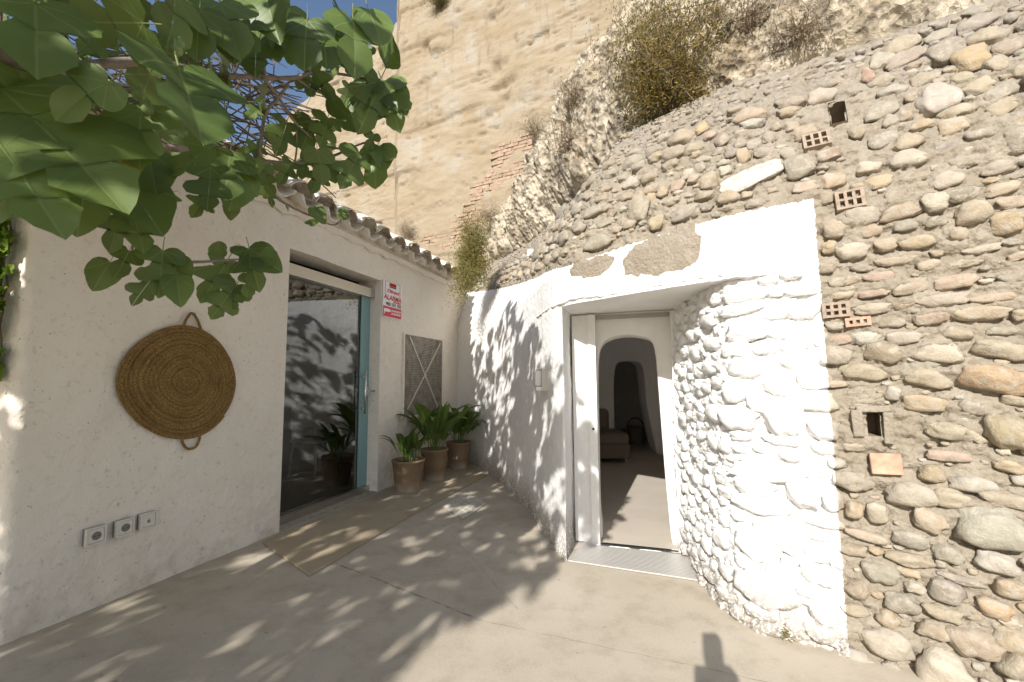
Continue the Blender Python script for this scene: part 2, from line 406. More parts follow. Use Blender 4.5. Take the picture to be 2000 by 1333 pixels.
STONES = """1906,47,38,10,-27,g;1840,71,28,8,-25,w;1758,92,35,11,-25,t;1768,115,42,9,-22,r;1722,121,25,11,-22,w;1692,151,13,11,-20,R;1848,103,40,16,-22,g;1898,116,34,17,-17,y;1968,94,32,12,-22,b;1947,128,22,13,-25,t;1878,154,22,8,-18,t;1990,142,16,9,-15,t;1912,170,28,12,-25,t;1954,184,34,12,-28,g;1832,195,40,22,-20,k;1956,212,30,14,-25,t;1784,189,18,8,-28,b;1806,156,28,9,-22,t;1722,161,22,9,-28,t;1718,219,33,13,-22,g;1739,238,15,10,-15,g;1768,226,18,9,-15,t;1862,248,32,12,-15,o;1988,244,18,10,-22,b;1800,244,22,8,-15,o;1674,259,16,10,-15,t;1750,60,25,8,-28,t;1802,24,9,5,-25,g;1778,8,22,12,-25,t;1974,36,12,6,-25,g;1912,22,28,8,-28,g;1668,79,10,5,-30,b;1704,66,18,8,-30,t
1626,355,26,14,-18,o;1724,275,30,12,-18,g;1772,279,28,12,-18,t;1844,293,26,10,-18,d;1884,317,32,11,-8,g;1950,327,38,13,-12,g;1716,357,25,12,-15,o;1792,347,22,7,-12,b;1848,353,32,14,-18,w;1954,371,38,12,-18,t;1880,381,32,14,-12,g;1826,397,26,18,-10,k;1781,376,8,7,0,b;1740,382,14,7,-12,t;1756,415,36,15,-16,t;1684,424,34,18,-10,w;1898,415,33,23,-12,t;1976,397,30,12,-8,t;1966,437,36,20,-8,o;1826,434,22,10,-12,g;1768,441,22,11,-8,g;1700,452,20,12,-14,t;1629,449,22,18,5,t;1614,388,15,11,0,t;1872,459,20,12,-5,t;1791,474,34,12,-8,o;1730,479,22,13,-12,t;1664,491,30,16,-5,w;1620,483,14,13,0,o;1820,503,34,9,-8,w;1748,510,36,9,-8,t;1688,519,18,9,-8,w;1920,487,35,8,-12,w;1988,501,20,6,-15,r;1614,525,16,9,0,t;1886,515,30,8,-10,t
1650,549,34,9,-8,t;1718,541,30,9,-8,r;1860,552,44,13,-8,r;1976,544,24,9,-5,g;1776,564,32,11,-8,r;1642,577,22,9,-5,t;1704,574,32,7,-8,r;1840,586,50,13,-7,w;1940,582,44,8,-8,r;1704,603,36,11,-4,w;1766,594,20,7,-18,r;1820,622,34,11,-7,r;1910,612,56,14,-3,t;1990,614,16,12,-5,t;1738,629,27,11,-3,t;1866,650,28,13,6,t;1952,646,28,9,0,g;1691,661,25,13,0,W;1763,660,34,12,-5,k;1640,664,22,9,-5,r;1832,690,43,18,3,w;1722,690,33,19,6,b;1630,694,31,18,2,g;1954,684,54,17,8,t;1684,726,42,15,4,t;1808,738,46,16,10,t;1944,742,70,25,9,O;1804,787,44,15,5,o;1900,796,30,14,8,g;1980,782,28,9,8,t;1744,768,16,13,15,W;1634,750,20,6,0,r;1814,713,20,7,10,g;1680,794,18,7,4,t
1848,840,42,16,12,t;1902,852,24,9,35,t;1972,842,48,30,12,B;1666,872,22,8,5,t;1852,890,42,9,6,r;1968,909,32,11,14,o;1818,924,24,15,15,o;1896,944,44,15,8,W;1668,940,34,17,5,g;1776,964,46,22,8,w;1856,972,36,16,10,t;1960,974,46,14,10,t;1712,998,22,19,5,w;1666,994,18,15,10,o;1812,1016,34,18,28,t;1936,1028,68,36,10,W;1694,1046,42,8,14,r;1776,1052,34,15,12,g
1666,1073,26,10,5,t;1778,1093,42,12,10,t;1850,1079,30,15,14,g;1946,1097,42,17,18,W;1718,1117,34,17,14,g;1846,1151,36,20,20,g;1972,1147,34,16,14,o;1786,1145,20,10,10,w;1880,1133,44,6,16,g;1674,1149,20,16,40,b;1760,1175,33,17,12,g;1842,1195,36,13,14,t;1940,1187,36,15,20,O;1822,1227,30,15,14,t;1732,1205,24,14,35,o;1900,1253,52,24,14,t;1972,1247,36,20,25,t;1732,1253,50,24,20,w;1980,1293,30,26,30,t;1840,1307,55,35,28,w;1972,1215,22,9,15,w
1454,579,45,11,-10,w;1447,602,40,11,-12,w;1514,570,15,10,-5,w;1568,567,38,10,-6,w;1456,644,36,21,-3,w;1528,647,35,15,-3,w;1514,613,24,11,-5,w;1567,609,29,14,-3,w;1555,672,30,12,-4,w;1604,664,14,12,-4,w;1436,683,24,14,-3,w;1495,678,30,15,-4,w;1452,715,30,20,5,w;1549,702,28,16,0,w;1590,742,36,16,2,w;1520,753,30,18,12,w;1436,760,20,22,0,w;1593,783,40,18,3,w;1485,788,24,18,15,w;1530,818,34,32,0,w;1610,837,28,20,5,w;1441,818,34,20,5,w;1447,850,20,9,5,w;1528,859,34,10,5,w;1490,875,20,10,8,w;1544,888,24,12,8,w;1612,875,24,12,4,w
1482,918,52,18,8,w;1575,918,28,13,8,w;1473,948,38,18,8,w;1572,960,32,26,10,w;1627,978,20,18,12,w;1488,987,50,16,10,w;1608,1017,36,12,14,w;1494,1029,24,15,12,w;1482,1068,38,25,14,w;1539,1062,22,16,22,w;1596,1080,28,15,14,w;1636,1092,16,15,18,w;1461,1098,26,12,18,w;1521,1122,28,20,18,w;1599,1122,34,18,18,w;1543,1095,18,9,18,w;1500,1155,55,30,14,w;1578,1152,26,15,10,w;1611,1200,32,16,22,w;1488,1194,32,16,10,w;1495,1227,30,14,8,w;1608,1236,34,18,14,w
1250,412,20,19,-20,t;1168,474,25,13,-15,g;1282,436,16,11,-25,o;1074,429,10,6,-12,t;1100,416,12,10,-25,g;1206,370,9,7,0,t;1234,358,14,8,-20,k;1140,386,12,5,-20,k;1139,375,13,5,-25,k;1270,372,16,7,-20,r;1250,384,11,8,-10,o;1270,388,11,8,-10,y;1196,418,8,8,0,b;1054,496,9,11,-30,g;1052,478,10,7,-15,t;1204,450,11,6,-10,t;1228,440,12,8,-10,t;1142,462,10,6,-10,o
1386,354,16,14,-10,B;1416,335,14,8,-30,k;1562,327,31,17,-18,g;1574,367,25,9,-6,r;1540,304,16,12,-20,g;1492,299,19,9,0,g;1473,284,16,8,-10,g;1446,282,13,7,-15,g;1452,306,14,11,-20,o;1403,297,12,6,-12,g;1427,300,11,8,-10,d;1374,312,15,5,-15,g;1398,313,11,6,-12,g;1414,319,12,5,-12,g;1368,329,12,7,-25,g;1410,274,15,9,-25,b;1502,270,13,9,-15,g;1477,262,15,6,-20,g;1515,249,10,6,-10,t;1546,249,15,8,-20,t;1353,350,11,8,-10,t;1343,342,13,8,-15,w;1324,365,12,8,-15,r;1458,382,12,6,-15,t;1473,397,18,8,-10,g;1400,420,8,6,0,g;1380,407,12,6,-8,g;1295,376,10,8,-15,o;1372,251,14,8,-20,y;1385,266,12,6,-15,r"""
for row in STONES.replace('\n', ';').split(';'):
    a = row.split(','); px, py, hl, hh, ang = map(float, a[:5]); col = a[5]
    c_, s_ = math.cos(R(ang)), math.sin(R(ang)); h0 = hit(px, py)
    if h0 is None: continue
    def near(p):                                   # point of the tangent plane seen at a pixel
        r = ray(*p); return CAM+r*((h0[0]-CAM).dot(h0[1])/r.dot(h0[1]))
    A = near((px-hl*c_, py-hl*s_)); B = near((px+hl*c_, py+hl*s_)); U = near((px+hh*s_, py-hh*c_)); Dn = near((px-hh*s_, py+hh*c_))
    ax = (B-A); L = ax.length/2; n = h0[1]; ax = (ax-n*ax.dot(n)).normalized(); ay = n.cross(ax)
    H = abs((U-Dn).dot(ay))/2
    L = min(L, 0.21); H = min(max(H, 0.014), 0.10)
    white = px < 1650 and py > 540; low_ = min(1, max(0, (py-300)/600)); H *= 0.88+0.12*low_
    put_stone(h0[0], ax, n, L*1.06, H*1.10, col, -0.12 if white else -0.04+0.28*low_, boxy=(col == 'r' or (white and py < 690)), D=(0.75*H+0.008 if white else (0.42+0.30*low_)*H+0.008))
# the pale flake of limestone left on the wall
h0 = hit(1465, 350); c, ax, ay, n, k = frame_at(1465, 350, 30, -13)
put_stone(c, ax, n, 0.155, 0.055, 'k', 0.3, D=0.025).color = (0.62, 0.60, 0.55, 1)
# keep the bricks, the tile and the niche frames free of stones
for (px, py, l, h) in ((1594, 281, .07, .04), (1659, 395, .07, .05), (1631, 607, .06, .035), (1674, 630, .05, .02), (1728, 904, .075, .06), (1668, 832, .04, .07), (1744, 832, .04, .07), (1705, 800, .08, .02)):
    placed.append((np.array(hit(px, py)[0]), l, h))
# fill the rest of the exposed wall
def fill(G, N2, cond, tries, smin, smax, cap, beyond=False):
    made = []
    I = RNG.integers(0, G.shape[0], tries); Jz = RNG.integers(0, G.shape[1]-1, tries)
    for i, j in zip(I, Jz):
        p = G[i, j]; pix = to_px(p)
        seen_ = pix is not None and -40 < pix[0] < 2040 and -40 < pix[1] < 1370
        if seen_ == beyond: continue
        if not cond(p, pix): continue
        L = random.uniform(smin, smax); H = L*random.uniform(0.45, 0.75)
        ok = True
        for (q, l2, h2) in placed:
            d = p-q
            if abs(d[2]) < (H+h2)*0.98 and math.hypot(d[0], d[1]) < (L+l2)*0.95: ok = False; break
        if not ok: continue
        for (c, ax, ay, n, hw, hh) in NICHES:
            if np.linalg.norm(p-np.array(c)) < hh*1.7+L*0.6: ok = False
        if not ok: continue
        t = np.array([N2[i][1]*-1, N2[i][0]])
        n = Vector((N2[i][0], N2[i][1], 0)).normalized()
        if p[2] > 2.0: n = (n+Vector((0, 0, 0.45+0.25*(p[2]-2)))).normalized()
        ax = Vector((t[0], t[1], random.uniform(-0.12, 0.12))); ax = (ax-n*ax.dot(n)).normalized()
        made.append((Vector(p), ax, n, L, H)); placed.append((np.array(p), L, H))
        if len(made) >= cap: break
    return made
def bare(p, pix):
    z = p[2]; zt = np.interp(p[1], [ya, yb, yc], [za, zb_, zc]); q = p[0]*edge_dir.x+p[1]*edge_dir.y
    qe = q_bot+(q_top-q_bot)*(z-z_b)/(z_t-z_b)
    return z > zt+0.07 or q > qe+0.03
rest = []
hand_n = len([o for o in facade.children if o.name.startswith('stone')])
big1 = fill(G1, NOR, lambda p, x: bare(p, x) and p[2] < 2.80, 9000, 0.05, 0.085, 260)
jamb = fill(G3, rightN, lambda p, x: p[1] > 2.2 and p[2] < 1.62 and p[1] < 3.12 and p[0] < 1.3, 5000, 0.04, 0.085, 120)
right = fill(G3, rightN, lambda p, x: bare(p, x) and p[1] < 2.3, 4000, 0.035, 0.07, 120)
whitef = fill(G3, rightN, lambda p, x: p[1] < 2.2, 3000, 0.03, 0.06, 60)
print('stones', hand_n, len(big1), len(jamb), len(right), len(whitef))
allf = [(s, 'a') for s in big1]+[(s, 'j') for s in jamb]+[(s, 'a') for s in right]+[(s, 'j') for s in whitef]
def seen_size(s):
    return s[0][3]*s[0][4]/max(0.5, (s[0][0]-CAM).length)**2
allf.sort(key=seen_size, reverse=True)
room = max(0, 300-hand_n-1)
for (c, ax, n, L, H), k in allf[:room]:
    put_stone(c, ax, n, L, H, random.choice('ttggowbt'), -0.25 if k == 'j' else 0.0, D=(0.8*H+0.006) if k == 'j' else None)
# the smallest stones: one part of the wall, too many to keep apart
V = []; F = []
protoV = [np.array([tuple(v.co) for v in m.vertices]) for m in SM[:6]]; bm_ = SM[0]
protoF = np.array([tuple(p.vertices) for p in SM[0].polygons])
off = 0
for (c, ax, n, L, H), k in allf[room:]:
    P = random.choice(protoV); ay = n.cross(ax).normalized(); D = 0.7*H+0.006
    V.append(np.array(c+n*D*0.15)+P[:, :1]*np.array(ax)*L+P[:, 1:2]*np.array(n)*D+P[:, 2:]*np.array(ay)*H); F.append(protoF+off); off += len(P)
pe = fill(G1, NOR, lambda p, x: bare(p, x) and p[2] < 3.05, 6000, 0.016, 0.034, 700)+fill(G3, rightN, lambda p, x: bare(p, x) and p[1] < 2.3, 5000, 0.010, 0.026, 500)+fill(G3, rightN, lambda p, x: p[1] > 2.15 and p[0] < 1.3, 3000, 0.014, 0.03, 50)
pe += fill(G3, rightN, lambda p, x: p[1] < 2.0 and p[2] < 1.68, 2500, 0.05, 0.095, 160, True)+fill(G1, NOR, lambda p, x: p[1] < 2.0 and p[2] < 2.8, 2500, 0.05, 0.09, 130, True)   # the wall goes on past the picture
for (c, ax, n, L, H) in pe:
    P = random.choice(protoV); ay = n.cross(ax).normalized(); D = 0.8*H+0.003
    V.append(np.array(c+n*D*0.2)+P[:, :1]*np.array(ax)*L+P[:, 1:2]*np.array(n)*D+P[:, 2:]*np.array(ay)*H); F.append(protoF+off); off += len(P)
if V: tag(big('small_stones', np.concatenate(V), np.concatenate(F), M_STONE_I, facade), kind='stuff')

build_wall_body(facade, M_FAC)
# niches, hollow bricks, square tile
M_HOLE = simple('dark_recess', (0.25, 0.2, 0.15), 0.95, vary=0.2, bump=0.004)  # darker brown than the wall mortar; lines niches and backs hollow bricks
M_BRICK_H = simple('hollow_brick_clay', (0.30, 0.235, 0.18), 0.9, vary=0.25, bump=0.003, scale=40)
M_TILE = simple('fired_clay', (0.42, 0.27, 0.19), 0.85, vary=0.3, bump=0.002, scale=22)
for (c, ax, ay, n, hw, hh) in NICHES:
    b = MB(); d = 0.16; g = 1.12
    P = [c+ax*i*hw*g+ay*j*hh*g+n*k for k in (0.012, -d) for (i, j) in ((-1, -1), (1, -1), (1, 1), (-1, 1))]
    b.add(P, [(0, 4, 5, 1), (1, 5, 6, 2), (2, 6, 7, 3), (3, 7, 4, 0), (4, 7, 6, 5)])
    b.build('niche', M_HOLE, facade)
c, ax, ay, n, hw, hh = NICHES[1]
for (du, dv, lu, lv, rot) in ((-2.7, -0.1, 0.9, 1.25, 0.04), (1.85, 0.25, 0.75, 1.45, -0.03), (-0.2, -1.45, 2.6, 0.30, 0.03)):
    a2 = (ax*math.cos(rot)+ay*math.sin(rot)); b2 = n.cross(a2)
    o = MB().box(c+ax*du*hw-ay*dv*hh+n*0.016, a2, n, b2, hw*lu, 0.024, hh*lv).build('brick', M_FAC, facade)
    bv = o.modifiers.new('bevel', 'BEVEL'); bv.width = 0.006; bv.segments = 2
def hollow(px, py, w, h, tilt, nx, ny, mat, proud=0.03):
    c, ax, ay, n, k = frame_at(px, py, 20, 20*tilt); u = hit(px, py-8)[0]; d = hit(px, py+8)[0]; ky = (u-d).length/16
    W, Hh = w*k/2, h*ky/2; b = MB(); t = 0.006
    for i in range(nx+1): b.box(c+ax*(-W+2*W*i/nx)+n*(proud-0.03), ax, n, ay, t*(1.0 if 0 < i < nx else 1.2), 0.03, Hh+t)
    for j in range(ny+1):
        for i in range(nx):
            x0 = -W+2*W*i/nx+t; x1 = -W+2*W*(i+1)/nx-t
            b.box(c+ax*(x0+x1)/2+ay*(-Hh+2*Hh*j/ny)+n*(proud-0.0305), ax, n, ay, (x1-x0)/2, 0.03, t*0.9)
    o = b.build('hollow_brick', mat, facade)
    MB().box(c+n*(proud-0.075), ax, n, ay, W, 0.016, Hh).build('brick_core', M_HOLE, o)
    return o
for a in ((1594, 281, 48, 24, -0.24, 3, 2), (1659, 395, 50, 31, -0.2, 3, 2), (1631, 607, 46, 24, -0.1, 3, 2), (1674, 630, 42, 12, -0.1, 3, 1)):
    hollow(*a, M_BRICK_H if a[0] != 1674 else M_TILE)
c, ax, ay, n, k = frame_at(1728, 904, 20, 0.6)
o = MB().box(c+n*0.026, ax, n, ay, 31*k, 0.014, 26*k).build('terracotta_tile', M_TILE, facade)
bv = o.modifiers.new('bevel', 'BEVEL'); bv.width = 0.005; bv.segments = 2

# lintel soffit and the strip of wall over the door
M_WHITE = NT('whitewash'); _p = M_WHITE.pos(); M_WHITE.color(M_WHITE.mix(M_WHITE.ramp(M_WHITE.noise(_p, 5, 4), 0.3, 0.7), (0.76, 0.745, 0.715), (0.83, 0.82, 0.80)))
M_WHITE.bump(M_WHITE.math('ADD', M_WHITE.noise(_p, 28, 4), M_WHITE.noise(_p, 110, 2)), 0.4, 0.006); M_WHITE.rough(0.92); M_WHITE = M_WHITE.m
edge = [Vector((*FAC[i], ZL)) for i in range(iJ, i2+1, 2)]
back = [Vector((0.475, 3.46, ZL-0.012)), Vector((1.30, 3.62, ZL-0.012))]
sp = edge[::-1]+[Vector((0.36, 3.02, ZL))]+back
ctr = Vector((0.9, 3.0, ZL+0.004)); Vv = [ctr]+edge+[back[1], back[0]]
mk('lintel_soffit', Vv, [(0, i+1, i) for i in range(1, len(Vv)-1)]+[(0, 1, len(Vv)-1)], M_WHITE, facade)

# ragged plaster lip along the lower edge of the lintel
pts = []; rad = []
for i in range(iJ-80, i2+1, 1):
    q = FAC[i]; n2 = NOR[i]; zz = ZL+0.028+0.010*float(pn(np.array([i*0.043, 0.5, 0.2])))+0.006*float(pn(np.array([i*0.17, 3.5, 0.2])))
    pts.append((q[0]+n2[0]*0.002, q[1]+n2[1]*0.002, zz)); rad.append(max(0.001, 0.007+0.012*float(pn(np.array([i*0.12, 9.1, 4.2])))))
MB().tube(pts, rad, 6).build('plaster_lip', M_WHITE, facade, True)
# ================================================================== GROUND
def mat_concrete():
    t = NT('worn_concrete', rough=0.8, spec=0.25); p = t.pos()
    n1 = t.noise(p, 1.1, 5, 0.6); n2 = t.noise(p, 5.5, 5, 0.65); n3 = t.noise(p, 90, 3)
    c = t.mix(t.ramp(n1, 0.3, 0.7), (0.375, 0.322, 0.245), (0.49, 0.434, 0.345))
    c = t.mix(t.ramp(n2, 0.47, 0.72, 0, 0.65), c, (0.29, 0.235, 0.165))
    c = t.mix(t.ramp(n3, 0.3, 0.75, 0, 0.25), c, (0.58, 0.54, 0.48))
    c = t.mix(t.ramp(t.noise(p, 24, 2), 0.72, 0.75, 0, 0.5), c, (0.16, 0.13, 0.10))        # dark specks
    # construction joints and hairline cracks
    w = t.math('MULTIPLY', t.math('SUBTRACT', t.noise(p, 6, 4), 0.5), 0.03)
    for (a, b, wd) in (((655, 1100), (940, 1212), 0.0045), ((940, 1212), (1500, 1333), 0.0014), ((860, 1020), (1010, 1190), 0.0010)):
        A, B = on_z(*a), on_z(*b); d = (B-A).normalized(); nn = Vector((-d.y, d.x, 0))
        dist = t.math('ABSOLUTE', t.math('ADD', t.math('SUBTRACT', t.dot(p, tuple(nn)), A.dot(nn)), w))
        al = t.math('SUBTRACT', t.dot(p, tuple(d)), A.dot(d))
        m = t.math('MULTIPLY', t.ramp(dist, wd, wd*2.2, 1, 0), t.math('MULTIPLY', t.math('GREATER_THAN', al, 0.0), t.math('LESS_THAN', al, (B-A).length)))
        c = t.mix(t.math('MULTIPLY', m, t.ramp(t.noise(p, 14, 3), 0.35, 0.6, 0.05, 0.7)), c, (0.16, 0.13, 0.10))
    cr = t.vor(t.n('TexCoord').outputs['Object'], 0.9, 'DISTANCE_TO_EDGE')
    t.color(c); t.rough(t.ramp(n2, 0.3, 0.7, 0.65, 0.85))
    t.bump(t.math('ADD', n3, t.math('MULTIPLY', n2, 1.5)), 0.25, 0.004)
    return t.m
M_CONC = mat_concrete()
g = []
mk('ground', [(-40, -40, -0.006), (40, -40, -0.006), (40, 40, -0.006), (-40, 40, -0.006)], [(0, 1, 2, 3)], simple('dry_earth', (0.36, 0.29, 0.2), 0.95, vary=0.2, bump=0.01, scale=3))['kind'] = 'structure'
mk('courtyard_floor', [(-3.6, -6, 0), (6, -6, 0), (6, 3.0, 0), (1.4, 3.4, 0), (0.5, 4.4, 0), (0, 7.4, 0), (-3.6, 7.4, 0)], [(0, 1, 2, 3, 4, 5, 6)], M_CONC)['kind'] = 'structure'

# ================================================================== WHITE HOUSE (left)
D_ = Vector((0.31, 0.951, 0)).normalized(); N_ = Vector((D_.y, -D_.x, 0)); UP = Vector((0, 0, 1)); O_ = Vector((-1.86, 3.58, 0))
def hw(t, z, out=0.0): return O_+D_*t+UP*z+N_*out
def house_tz(px, py, out=0.0):
    p = on_plane(px, py, hw(0, 0, out), N_); return (p-O_).dot(D_), p.z
print('house pts', [tuple(round(v, 2) for v in house_tz(*q)) for q in ((66, 420), (38, 950), (20, 1270), (567, 497), (747, 547), (737, 961), (546, 1040), (880, 545), (450, 345), (789, 652), (864, 665), (786, 815), (862, 805), (748, 548), (785, 556), (747, 617), (783, 627), (160, 1034), (305, 1000), (236, 750), (463, 745), (355, 638), (350, 853), (895, 905))])
def mat_plaster():
    t = NT('old_white_plaster', rough=0.92, spec=0.2); p = t.pos()
    n1 = t.noise(p, 1.6, 5, 0.6); n2 = t.noise(p, 26, 5, 0.65)
    c = t.mix(t.ramp(n1, 0.3, 0.7), (0.76, 0.69, 0.59), (0.83, 0.77, 0.68))
    c = t.mix(t.ramp(n2, 0.58, 0.70, 0, 0.4), c, (0.45, 0.38, 0.29))
    c = t.mix(t.ramp(t.noise(p, 60, 3), 0.68, 0.71, 0, 0.7), c, (0.26, 0.21, 0.16))
    sx = t.n('SeparateXYZ'); t.put(sx.inputs[0], p)
    low = t.math('MULTIPLY', t.ramp(sx.outputs[2], 0.0, 0.35, 1, 0), t.ramp(t.noise(p, 9, 4), 0.45, 0.65))
    c = t.mix(t.math('MULTIPLY', low, 0.45), c, (0.46, 0.37, 0.27))
    t.color(c)
    b = t.bump(t.noise(p, 9, 4, 0.5), 0.5, 0.035)
    t.bump(t.math('ADD', n2, t.math('MULTIPLY', t.noise(t.scaled(p, 1, 1, 0.5), 70, 3), 0.6)), 0.75, 0.008, b)
    return t.m
M_PLA = mat_plaster()
M_ALU = simple('brushed_aluminium', (0.55, 0.52, 0.47), 0.38, 1.0)
M_STEEL = simple('polished_steel', (0.72, 0.72, 0.72), 0.2, 1.0)
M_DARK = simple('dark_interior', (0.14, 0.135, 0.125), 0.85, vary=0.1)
M_BLACK = simple('black_rubber', (0.02, 0.02, 0.02), 0.6)
house = thing('white_house', 'white plastered house with tiled eave and sliding glass door', 'house', tuple(hw(0.6, 0)))
T0, T1, TD0, TD1, ZD, HT = -1.58, 3.55, 0.0, 1.29, 2.31, 2.62
def wall_house():
    tt = np.concatenate([[T0-2.6, T0-1.2, T0-0.6, T0-0.35], np.linspace(T0-0.2, T0+0.04, 30)[:-1], np.linspace(T0+0.04, TD0, 120)[:-1], np.linspace(TD0, TD1, 80)[:-1], np.linspace(TD1, T1, 140)])
    zz = np.concatenate([np.linspace(0, ZD, 170)[:-1], np.linspace(ZD, HT+0.1, 26)])
    TT, ZZ = np.meshgrid(tt, zz, indexing='ij'); P = np.array(O_)+TT[..., None]*np.array(D_)+ZZ[..., None]*np.array(UP)
    d = 0.012*fbm(P, 1.7, 2)+0.006*fbm(P, 7, 3)+0.003*fbm(P, 24, 2)
    edge = np.minimum(np.abs(TT-TD0), np.abs(TT-TD1)); inside = (ZZ < ZD+0.02)
    d *= np.where(inside, sstep(-0.01, 0.05, edge), sstep(0, 0.05, np.where((TT > TD0-.02) & (TT < TD1+.02), ZZ-ZD, 1)))
    rc_, tc_ = 0.04, T0+0.04; w_ = np.clip((tc_-TT)/rc_, 0, math.pi/2); ex = np.clip((tc_-TT)-rc_*math.pi/2, 0, None)     # rounded corner, then the end wall
    nn_ = np.cos(w_)[..., None]*np.array(N_)-np.sin(w_)[..., None]*np.array(D_)
    Q = np.array(O_+D_*tc_-N_*rc_)+nn_*rc_-ex[..., None]*np.array(N_)+ZZ[..., None]*np.array(UP); sel = (TT < tc_)[..., None]
    P = np.where(sel, Q+nn_*d[..., None], P+np.array(N_)*d[..., None])
    F = grid_faces(len(tt), len(zz)); C = np.stack([TT, ZZ], -1).reshape(-1, 2)[F].mean(1)
    keep = ~((C[:, 0] > TD0) & (C[:, 0] < TD1) & (C[:, 1] < ZD))
    V = P.reshape(-1, 3).tolist(); F = F[keep].tolist()
    return mk('wall', V, F, M_PLA, house, True)
wall_house()
rv = 0.13
b = MB()     # reveals of the door opening
b.add([hw(TD0, 0), hw(TD0, ZD), hw(TD0, ZD, -0.3), hw(TD0, 0, -0.3)], [(0, 1, 2, 3)])
b.add([hw(TD1, 0), hw(TD1, ZD), hw(TD1, ZD, -0.3), hw(TD1, 0, -0.3)], [(3, 2, 1, 0)])
b.add([hw(TD0, ZD), hw(TD1, ZD), hw(TD1, ZD, -0.3), hw(TD0, ZD, -0.3)], [(0, 1, 2, 3)])
b.build('door_reveal', M_PLA, house)
# dark room behind the glass
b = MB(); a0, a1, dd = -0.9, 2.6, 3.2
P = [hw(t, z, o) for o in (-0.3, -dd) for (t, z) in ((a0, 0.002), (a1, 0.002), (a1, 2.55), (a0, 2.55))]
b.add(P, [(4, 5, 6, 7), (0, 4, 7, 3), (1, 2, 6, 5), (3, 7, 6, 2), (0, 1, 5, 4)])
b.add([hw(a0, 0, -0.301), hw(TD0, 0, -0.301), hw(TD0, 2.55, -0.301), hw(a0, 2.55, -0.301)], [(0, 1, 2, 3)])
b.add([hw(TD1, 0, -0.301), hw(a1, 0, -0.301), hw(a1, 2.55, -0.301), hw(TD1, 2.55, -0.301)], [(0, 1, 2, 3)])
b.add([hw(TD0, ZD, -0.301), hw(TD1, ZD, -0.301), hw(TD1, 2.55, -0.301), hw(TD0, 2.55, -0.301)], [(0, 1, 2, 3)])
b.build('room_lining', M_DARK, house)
# sliding glass door
def mat_glass(name, tint, refl=1.0):
    t = NT(name); n = t.t.nodes; n.remove(t.b)
    tr = t.n('BsdfTransparent'); tr.inputs[0].default_value = (*tint, 1); gl = t.n('BsdfGlossy'); gl.inputs[0].default_value = (0.95, 0.98, 0.97, 1); gl.inputs['Roughness'].default_value = 0.004
    fr = t.n('Fresnel'); fr.inputs[0].default_value = 1.52
    mx = t.n('MixShader'); t.put(mx.inputs[0], t.math('MULTIPLY', fr.outputs[0], 2.7*refl, clamp=True)); t.put(mx.inputs[1], tr.outputs[0]); t.put(mx.inputs[2], gl.outputs[0])
    t.put(t.out.inputs[0], mx.outputs[0]); return t.m
M_GLASS = mat_glass('door_glass', (0.72, 0.80, 0.77))
M_TEAL = simple('green_glass_edge', (0.22, 0.36, 0.36), 0.25, spec=0.5)
door = bpy.data.objects.new('sliding_door', None); link(door, house); door.location = hw(0.645, 0)-Vector(house.location)
go = -rv
mk('pane', [hw(0.0, 0.07, go-0.02), hw(1.13, 0.07, go-0.02), hw(1.13, ZD-0.19, go-0.02), hw(0.0, ZD-0.19, go-0.02)], [(0, 1, 2, 3)], M_GLASS, door)
MB().box(hw(1.215, 1.1, go-0.012), D_, N_, UP, 0.075, 0.006, 1.03).build('glass_edge_panel', M_TEAL, door)
MB().box(hw(0.645, ZD-0.145, go+0.01), D_, N_, UP, 0.645, 0.04, 0.05).build('top_rail', M_ALU, door)
MB().box(hw(0.645, 0.035, go+0.01), D_, N_, UP, 0.645, 0.025, 0.035).build('bottom_rail', M_ALU, door)
MB().box(hw(1.12, 1.1, go-0.03), D_, N_, UP, 0.025, 0.008, 1.03).build('stile', M_BLACK, door)
h = MB().tube([hw(1.16, 0.84, go+0.05), hw(1.16, 1.30, go+0.05)], 0.011, 10).tube([hw(1.16, 0.90, go+0.05), hw(1.16, 0.90, go-0.02)], 0.008, 8).tube([hw(1.16, 1.24, go+0.05), hw(1.16, 1.24, go-0.02)], 0.008, 8)
h.build('handle', M_STEEL, door, True)
h = MB().tube([hw(1.11, 0.84, go-0.07), hw(1.11, 1.30, go-0.07)], 0.011, 10); h.build('inner_handle', M_STEEL, door, True)
lk = MB().box(hw(1.245, 1.08, go+0.01), D_, N_, UP, 0.03, 0.02, 0.045).build('lock', M_STEEL, door)
MB().tube([hw(1.25, 1.08, go+0.03), hw(1.25, 1.08, go+0.09)], 0.006, 8).box(hw(1.25, 1.08, go+0.095), D_, N_, UP, 0.004, 0.018, 0.012).build('key', M_STEEL, lk)
M_STEP = simple('worn_step', (0.36, 0.31, 0.25), 0.85, vary=0.25, bump=0.006, scale=20)
MB().box(hw(0.645, 0.004, -0.075), D_, N_, UP, 0.64, 0.07, 0.004).build('threshold', M_STEP, house)
